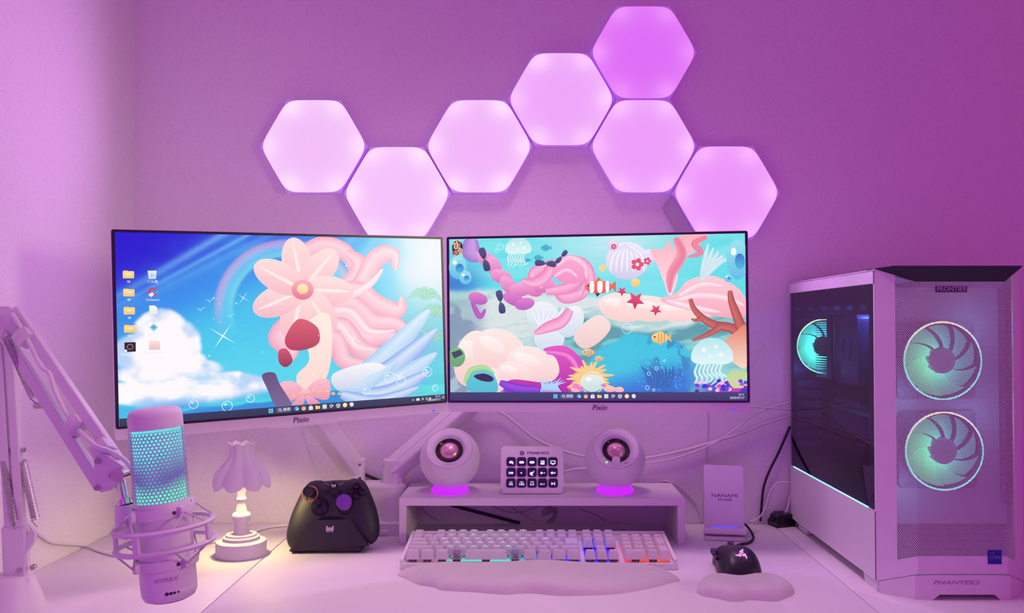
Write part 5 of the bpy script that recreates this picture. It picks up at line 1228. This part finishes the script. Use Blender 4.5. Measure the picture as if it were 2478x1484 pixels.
mb = MB(); mb.box((PX1 - 0.022, (PYB + PYC) / 2, (zs + PH) / 2), (0.002, PYB - PYC - 0.01, PH - zs - 0.02)); tray = mb.build('motherboard_tray', pc_in, t)
# faceted front: plan outline corner - slant - centre - slant - corner
zb_c, zb_k, zt_c, zt_k = 0.039, 0.017, 0.483, 0.505                  # lower and upper edge at the centre and at the corners
def front_pt(x, z):
    if x < FX0: q = (x - PX0) / (FX0 - PX0)
    elif x > FX1: q = (PX1 - x) / (PX1 - FX1)
    else: q = 1.0
    q = min(1, max(0, q)); return Vector((x, PYC + (PYF - PYC) * q, z)), q
def edge(x): _, q = front_pt(x, 0); return zb_k + (zb_c - zb_k) * q, zt_k + (zt_c - zt_k) * q
def strip(xs, off0=0.0, off1=0.003, z0f=None, z1f=None):
    """solid sheet following the faceted front between the given x stations"""
    V, F = [], []
    for x in xs:
        lo_, hi_ = edge(x); lo_ = z0f(x) if z0f else lo_; hi_ = z1f(x) if z1f else hi_
        for off in (off0, off1):
            for z in (lo_, hi_):
                p, _ = front_pt(x, z); p.y += off; V.append(p)
    n = len(xs)
    for i in range(n - 1):
        a = i * 4; b = a + 4
        F += [(a, b, b + 1, a + 1), (a + 2, a + 3, b + 3, b + 2), (a, a + 2, b + 2, b), (a + 1, b + 1, b + 3, a + 3)]
    F += [(0, 1, 3, 2), (n * 4 - 4, n * 4 - 2, n * 4 - 1, n * 4 - 3)]
    return V, F
XM0, XM1 = 0.563, 0.744                                               # mesh field
for xs in ((PX0, XM0), (XM1, PX1)):
    mb = MB(); mb.add(*strip(xs)); mb.build('front_pillar', pc_m, t, 20)
mb = MB(); mb.add(*strip((XM0, FX0, FX1, XM1), 0.0, 0.003, None, lambda x: edge(x)[0] + 0.026)); mb.build('front_sill', pc_m, t, 20)
mb = MB(); pit = 0.00235
honeycomb(mb, XM0 + 0.0005, XM1 - 0.0005, 0.045, 0.500, pit, 0.66, lambda x, y: (lambda p: (p.x, p.y + 0.0004, p.z))(front_pt(min(XM1, max(XM0, x)), y)[0]), keep=lambda x, y: edge(x)[0] + 0.024 < y < edge(x)[1])
mb.build('front_mesh', pc_m, t, None, kind='stuff')
# black visor above the mesh
V = []
for x, y, z in ((PX0, PYC, PH + 0.002), (FX0 - 0.03, PYF + 0.004, PH + 0.004), (FX1 + 0.03, PYF + 0.004, PH + 0.004), (PX1, PYC, PH + 0.002)): V.append((x, y, z))
for x in (PX0, FX0, FX1, PX1): p, q = front_pt(x, edge(x)[1]); V.append((p.x, p.y, p.z - 0.0005))
V += [(PX0, PYC + 0.03, PH + 0.002), (PX1, PYC + 0.03, PH + 0.002), (PX0, PYC + 0.03, PH - 0.002), (PX1, PYC + 0.03, PH - 0.002)]
F = [(0, 4, 5, 1), (1, 5, 6, 2), (2, 6, 7, 3), (0, 1, 2, 3, 9, 8), (8, 9, 11, 10), (4, 10, 11, 7, 6, 5), (0, 8, 10, 4), (3, 7, 11, 9)]
mb = MB(); mb.add(V, F); mb.build('visor', pc_k, t, 20)
mb = MB(); mb.box((0.684, PYC + 0.05, PH + 0.0035), (0.018, 0.018, 0.007), 0.001); mb.build('top_switch', pc_k, t)
# faceted foot with a notch
foot = MB(); za = 0.0
xs = [PX0 + 0.004, PX0 + 0.012, FX0 - 0.004, 0.607, 0.618, 0.702, 0.710, FX1 + 0.004, PX1 - 0.012, PX1 - 0.004]
def foot_low(x): return 0.0 if (x <= 0.607 or x >= 0.710) else 0.0085
foot.add(*strip(xs, -0.0015, 0.035, foot_low, lambda x: edge(x)[0] - 0.0012)); foot.build('front_foot', pc_m, t, 20)
mb = MB(); mb.box(((PX0 + PX1) / 2, PYC + 0.002, 0.010), (0.205, 0.06, 0.0195)); 
mb = MB(); pts = [(PYC - 0.0, 0.0), (PYC - 0.0, 0.019), (PYC + 0.060, 0.019), (PYC + 0.050, 0.002), (PYC + 0.046, 0.0)]
mb.prism(pts, PX0 + 0.002, PX0 + 0.05, frame((0, 0, 0), (0, 1, 0), (0, 0, 1))); mb.build('side_foot', pc_m, t)
for xf in (PX0 + 0.028, PX1 - 0.028):
    mb = MB(); mb.box((xf, PYB - 0.055, 0.010), (0.045, 0.05, 0.0195), 0.003); mb.build('rear_foot', pc_m, t)
# badges and lettering
def fcen(px, py, Y=PYF - 0.0004): return W(px, py, Y)
p = fcen(2302, 700); mb = MB(); mb.box(p, (76 / 1588, 0.0015, 14.5 / 1588), 0.0004); bd = mb.build('brand_badge', mat('violet_black_badge', (0.03, 0.012, 0.09), 0.35), t)
mb = MB(); add_text(mb, 'FRONTIER', 0.0098, frame(p + Vector((0, -0.0009, 0)), (1, 0, 0), (0, 0, 1)), bold=0.02); mb.build('badge_lettering', mat('mauve_lettering', (0.50, 0.28, 0.52), 0.5), bd, None)
p = fcen(2407, 1349); mb = MB(); mb.box(p, (33 / 1588, 0.0015, 33 / 1588), 0.0004); bd = mb.build('processor_sticker', mat('deep_blue_sticker', (0.010, 0.025, 0.30), 0.3), t)
mb = MB(); add_text(mb, 'CORE', 0.0070, frame(p + Vector((0, -0.0009, 0)), (1, 0, 0), (0, 0, 1))); add_text(mb, 'intel', 0.0042, frame(p + Vector((-0.0045, -0.0009, 0.0065)), (1, 0, 0), (0, 0, 1))); mb.build('sticker_lettering', mat('pale_blue_lettering', (0.25, 0.30, 0.62), 0.5), bd, None)
p = fcen(2313, 1411, PYF - 0.0019); mb = MB(); add_text(mb, 'PHANTEKS', 0.0115, frame(p, (1, 0, 0), (0, 0, 1)) @ Matrix.Diagonal((1.25, 0.7, 1, 1)), shear=0.3, bold=0.015); mb.build('foot_lettering', mat('dusky_pink_print', (0.42, 0.32, 0.42), 0.5), t, None)
# fans
fan_frame = mat('smoky_fan_frame', (0.10, 0.10, 0.14), 0.5)
def fan(M, r_, c_left, c_right, ringc, power, lit=1.0, label=None):
    mb = MB(); mb.M = M
    mb.prism(rrect(2 * r_ + 0.002, 2 * r_ + 0.002, 0.008, 3), -0.024, -0.022); mb.lathe([(r_ - 0.001, -0.022), (r_ - 0.001, 0.0), (r_ + 0.001, 0.0), (r_ + 0.001, -0.022)], 48, cap=False)
    fo = mb.build('fan', fan_frame, t)
    V, F, C = [], [], []; n = 72
    for i in range(n):
        a = 2 * PI * i / n; q = 0.5 - 0.5 * math.cos(a - R(200)); c1, c2, c3 = (np.array(lin(x)) for x in ringc)
        c_ = c1 * max(0, math.sin(a)) ** 1 + c2 * max(0, math.cos(a)) + c3 * (max(0, -math.sin(a)) + max(0, -math.cos(a)) * 0.8)
        for rr, z in ((r_ - 0.0017, 0.001), (r_ - 0.0004, 0.002), (r_ + 0.0010, 0.0005)): V.append((rr * math.cos(a), rr * math.sin(a), z)); C.append(tuple(np.clip(c_, 0, 1.6)))
    for i in range(n):
        j = (i + 1) % n
        for k in (0, 1): F.append((i * 3 + k, i * 3 + k + 1, j * 3 + k + 1, j * 3 + k))
    mb = MB(); mb.M = M; mb.add(V, F, C); mb.build('light_ring', emat('fan_ring_light_%d' % int(lit * 10), attr='Col', strength=1.9 if lit < 2 else 4.5), fo, 60)
    for b in range(9):
        V, F, C = [], [], []; nr, na = 10, 5; a0 = 2 * PI * b / 9
        for i in range(nr + 1):
            q = i / nr; rr = 0.0205 + (r_ - 0.0255) * q
            for j in range(na + 1):
                w = j / na; a = a0 + 0.55 * q - (w * 2 * PI / 9 * 0.94)
                V.append((rr * math.cos(a), rr * math.sin(a), -0.004 - 0.012 * w))
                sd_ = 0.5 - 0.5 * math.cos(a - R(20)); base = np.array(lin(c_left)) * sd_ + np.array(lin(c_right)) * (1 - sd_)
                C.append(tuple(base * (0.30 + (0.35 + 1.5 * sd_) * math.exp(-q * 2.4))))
        for i in range(nr):
            for j in range(na): k = i * (na + 1) + j; F.append((k, k + 1, k + na + 2, k + na + 1))
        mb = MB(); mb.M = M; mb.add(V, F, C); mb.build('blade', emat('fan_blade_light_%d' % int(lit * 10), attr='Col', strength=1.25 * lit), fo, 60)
    mb = MB(); mb.M = M; mb.lathe([(0.0205, -0.018), (0.0205, -0.001), (0.0185, 0.001), (1e-6, 0.0015)], 32, cap=False); mb.build('hub', mat('grey_hub', (0.30, 0.32, 0.38), 0.5), fo)
    for sx, sy in ((-1, -1), (1, 1)):
        l = bpy.data.lights.new('fan_led_light', 'POINT'); l.color = (0.20, 0.60, 1.0); l.energy = power; l.shadow_soft_size = 0.0
        lo = bpy.data.objects.new('fan_led_light', l); COL.objects.link(lo); lo.parent = fo; lo.location = (M @ Vector((sx * r_ * 0.9, sy * r_ * 0.9, 0.010))) - ORG[t]
    return fo
ringc = ((240, 240, 150), (70, 220, 215), (80, 235, 190)); Yfan = PYF + 0.034
for px, py in ((2281, 873), (2285, 1092)):
    c = W(px, py, Yfan); fan(FACE(c), 0.0605, (70, 250, 150), (60, 205, 215), ringc, 0.045)
c = W(1994, 838, PYB - 0.030); fan(FACE(c), 0.055, (60, 240, 150), (60, 220, 190), ((190, 255, 130), (100, 240, 160), (120, 250, 150)), 0.04, 5.0)
# interior: back plate behind the fans, cooler, boards, graphics card
mb = MB(); mb.box((0.653, Yfan + 0.030, 0.288), (0.205, 0.003, 0.375)); mb.build('fan_bracket', mat('grey_fan_bracket', (0.30, 0.32, 0.40), 0.6), t)
cool = thing  # (parts below belong to the tower)
for k in range(26):
    mb = MB(); mb.box((0.632, -0.135, 0.315 + k * 0.0045), (0.138, 0.055, 0.0012)); mb.build('cooler_fin', mat('dark_fin', (0.16, 0.15, 0.2), 0.35, metal=0.7), t)
mb = MB(); mb.box((0.568, -0.178, 0.372), (0.006, 0.026, 0.124), 0.002); mb.box((0.650, -0.180, 0.372), (0.09, 0.004, 0.120)); mb.build('cooler_fan_frame', pc_in, t)
mb = MB(); mb.M = frame((0.570, -0.252, 0.372), (0, -1, 0), (0, 0, 1)); mb.prism(rrect(0.118, 0.125, 0.01, 3), -0.03, 0.0); mb.build('cooler_block', mat('violet_black_cooler', (0.10, 0.10, 0.17), 0.35), t)
mb = MB(); mb.torus((0.5690, -0.256, 0.372), 0.021, 0.0012, Matrix.Rotation(PI / 2, 4, 'Y')); mb.build('cooler_badge_ring', mat('grey_violet_ring', (0.35, 0.35, 0.5), 0.4), t)
mb = MB(); mb.box((PX1 - 0.025, -0.19, 0.31), (0.003, 0.25, 0.30)); mb.build('motherboard', mat('dark_board', (0.03, 0.035, 0.05), 0.5), t)
for k in range(4):
    mb = MB(); mb.box((PX1 - 0.045, -0.305 - k * 0.010, 0.365), (0.04, 0.005, 0.13), 0.001); mb.build('memory_stick', mat('memory_heatsink', (0.2, 0.2, 0.26), 0.35, metal=0.6), t)
mb = MB(); mb.box((0.665, -0.185, 0.232), (0.12, 0.24, 0.045), 0.004); gpu = mb.build('graphics_card', mat('graphics_card_shroud', (0.10, 0.12, 0.17), 0.35), t)
for k in range(7):
    mb = MB(); mb.box((PX0 + 0.030, -0.050 - 0.0, 0.175 + k * 0.020), (0.05, 0.003, 0.012)); mb.build('slot_cover', mat('slot_cover_metal', (0.30, 0.27, 0.34), 0.4, metal=0.6), t)
for k in range(12):
    mb = MB(); mb.box((0.604, -0.110 - k * 0.0105, 0.268), (0.003, 0.0055, 0.009)); mb.build('connector_pin_block', mat('pale_connector', (0.30, 0.26, 0.34), 0.5), t)
for k in range(14):
    zz = 0.452 + (k % 2) * 0.012; mb = MB(); mb.M = FACE((0.553 + k * 0.0135, PYB - 0.0045, zz)); mb.prism([(0.007 * math.cos(i * PI / 3), 0.007 * math.sin(i * PI / 3)) for i in range(6)], 0, 0.001); mb.build('vent_cell', mat('vent_mauve', (0.38, 0.26, 0.46), 0.5), t)  # vent cells in a paler mauve than the rear panel
mb = MB(); mb.tube([(0.60 + 0.05 * math.cos(a), -0.25 + 0.105 * math.sin(a), 0.468) for a in np.linspace(0, 2 * PI, 40, endpoint=False)], 0.0016, 6, True, 1); mb.build('top_fan_ring', emat('cyan_fan_ring', lin((70, 190, 220)), 1.6), t)
l = bpy.data.lights.new('top_fan_led', 'POINT'); l.color = (0.22, 0.42, 1.0); l.energy = 0.45; l.shadow_soft_size = 0.0
lo = bpy.data.objects.new('top_fan_led', l); COL.objects.link(lo); lo.parent = t; lo.location = Vector((0.600, -0.33, 0.455)) - ORG[t]
for k, (x_, y_) in enumerate(((0.60, -0.40), (0.61, -0.392), (0.60, -0.384))):
    mb = MB(); mb.tube([(x_, y_, 0.22), (x_ + 0.02, y_ + 0.03, 0.26), (x_ + 0.03, y_ + 0.02, 0.34), (x_ + 0.06, y_ + 0.05, 0.40)], 0.003, 6); mb.build('power_lead', cable_k, t)

# ================================================================== loose cables and plugs
def cable(pts, r_, m, label, name='cable'):
    mb = MB(); mb.tube(pts, r_, 8); tag(mb.build(name, m, None, 80), label, 'cable'); return mb
zc = 0.0028
XW = WL + 0.004
cable([WX(60, 1258, XW), WX(95, 1293, XW), WX(125, 1312, XW), WX(165, 1317, XW), WX(205, 1321, XW + 0.001), D(240, 1334, zc), D(285, 1345, zc), D(340, 1343, zc), D(420, 1332, zc), D(480, 1320, zc), D(530, 1309, zc), D(590, 1300, zc), D(620, 1286, zc), D(660, 1275, zc), D(720, 1270, zc), D(780, 1268, zc)], 0.0027, cable_w, 'white cord running along the left desk behind microphone and lamp')
cable([W(690, 1030, -0.024), W(722, 1055, -0.022), W(748, 1075, -0.020), W(778, 1079, -0.020), W(793, 1084, -0.020), W(803, 1112, -0.020), W(830, 1145, -0.020), W(845, 1170, -0.010), W(860, 1215, -0.010), W(862, 1262, -0.010)], 0.0018, cable_w, 'thin white cable curling under the left monitor to the arm column')
cable([W(722, 1020, -0.06), W(735, 1055, -0.055), W(752, 1105, -0.05), W(772, 1170, -0.04), W(780, 1262, -0.035)], 0.0027, cable_w, 'straight white cable hanging from left monitor behind the game controller')
cable([W(868, 1142, -0.005), W(905, 1158, -0.005), W(980, 1188, -0.005), W(1090, 1222, -0.005), W(1180, 1246, -0.005), W(1258, 1266, -0.005)], 0.0034, cable_k, 'thick black cable slanting behind the arm column and under the shelf')
cable([W(1150, 985, -0.016), W(1215, 1000, -0.012), W(1290, 1058, -0.012), W(1345, 1085, -0.012), W(1410, 1104, -0.012), W(1500, 1118, -0.012), W(1570, 1108, -0.012), W(1640, 1094, -0.012), W(1700, 1078, -0.012), W(1790, 1050, -0.010), W(1850, 1026, -0.010), W(1925, 1003, -0.010)], 0.0030, cable_w, 'thick white cable sagging behind both speakers toward the tower')
cable([W(1500, 1125, -0.024), W(1565, 1121, -0.022), W(1630, 1110, -0.020), W(1690, 1090, -0.020), W(1740, 1066, -0.020), W(1790, 1030, -0.020), W(1830, 1002, -0.022), W(1870, 985, -0.022), W(1925, 972, -0.012)], 0.0020, cable_w, 'thin white cable crossing over the thick one beside the tower')
cable([W(1760, 985, -0.03), W(1815, 984, -0.03), W(1865, 988, -0.028), W(1925, 992, -0.012)], 0.0024, cable_w, 'short white cable between right monitor bottom and the tower')
cable([W(1912, 1032, -0.008), W(1884, 1096, -0.008), W(1862, 1140, -0.008), W(1848, 1180, -0.008), W(1843, 1225, -0.008), W(1840, 1262, -0.008)], 0.0026, cable_k, 'black cable dropping down the wall beside the tower')
cable([W(1815, 1263, -0.016), W(1838, 1252, -0.016), W(1852, 1228, -0.016), W(1864, 1190, -0.016), W(1880, 1170, -0.016), W(1900, 1167, -0.016), W(1930, 1168, -0.012)], 0.0018, cable_w, 'thin white cable looping up beside the black one near the tower')
cable([W(1712, 990, -0.004), W(1711, 1060, -0.004), W(1706, 1130, -0.004), W(1700, 1220, -0.004), W(1697, 1262, -0.004)], 0.0010, cable_w, 'very thin white wire straight down the wall behind the charger')
cable([D(1145, 1163, hz + 0.002), D(1170, 1159, hz + 0.002), D(1210, 1158, hz + 0.002), D(1300, 1157.5, hz + 0.002), D(1380, 1158, hz + 0.002), D(1430, 1164, hz + 0.002)], 0.0017, cable_w, 'white cable lying along the back of the shelf')
cable([D(1540, 1163, hz + 0.002), D(1575, 1163, hz + 0.002), W(1625, 1168, -0.004), W(1660, 1190, -0.004), W(1685, 1222, -0.004), W(1697, 1258, -0.006)], 0.0017, cable_w, 'white cable drooping off the right end of the shelf')
cable([W(1365, 1142, -0.03), W(1395, 1136, -0.03), W(1430, 1134, -0.035)], 0.0026, cable_w, 'short white cable joining key pad and right speaker')
for k, (pts, lab) in enumerate((([(1018, 1228), (1035, 1246), (1062, 1262)], 'grey wire below the left end of the shelf'), ([(1190, 1224), (1222, 1238), (1262, 1240), (1300, 1226), (1318, 1224)], 'curved grey wire hanging under the shelf middle'), ([(1235, 1226), (1265, 1246), (1298, 1262)], 'slanted grey wire under the shelf crossing the curved one'), ([(1400, 1232), (1440, 1246), (1466, 1262)], 'grey wire slanting under the right part of the shelf'))):
    cable([W(x_, y_, -0.010 - 0.004 * k) for x_, y_ in pts], 0.0014, mat('mauve_wire', (0.55, 0.45, 0.55), 0.5), lab, 'wire')
for k in range(5):
    cable([W(1312 + k * 5, 1250 - 2 * k, -0.030 - 0.002 * k), W(1318 + k * 6, 1232, -0.032 - 0.002 * k), W(1334 + k * 3, 1228 + k, -0.034 - 0.002 * k), W(1340 + k * 2, 1246, -0.032 - 0.002 * k), W(1322 + k * 4, 1266, -0.030 - 0.002 * k)], 0.0017, mat('grey_wire', (0.40, 0.34, 0.44), 0.5), 'grey wire in the tangled bundle under the middle of the shelf', 'wire')
bundle = [o for o in bpy.data.objects if o.get('label', '').startswith('grey wire in the tangled')]
for o in bundle: o['group'] = 'tangled wires under the shelf'
# black adapters behind the tower
pts = [(-0.022, 0.0), (0.020, 0.0), (0.026, 0.014), (0.010, 0.028), (-0.012, 0.024), (-0.024, 0.010)]
c = D(1896, 1276); mb = MB(); Ma = frame((c.x, c.y + 0.012, 0.0), (1, 0.35, 0), (0, 0, 1)); mb.prism(pts, -0.016, 0.016, Ma)
t = thing('power_adapter', 'black angular power adapter lying behind the tower corner', 'adapter', (c.x, c.y, 0)); mb.build('body', blackg, t)
mb = MB(); mb.M = Ma; mb.box((-0.012, 0.022, 0.0), (0.016, 0.010, 0.026), 0.002, 2, Matrix.Rotation(R(30), 4, 'Z')); mb.build('clip', black, t)
mb = MB(); mb.tube([Ma @ Vector((0.006, 0.024, 0.0)), W(1906, 1230, c.y + 0.014), W(1916, 1190, c.y + 0.018), W(1930, 1178, c.y + 0.02)], 0.0016, 7); mb.build('lead', cable_w, t)
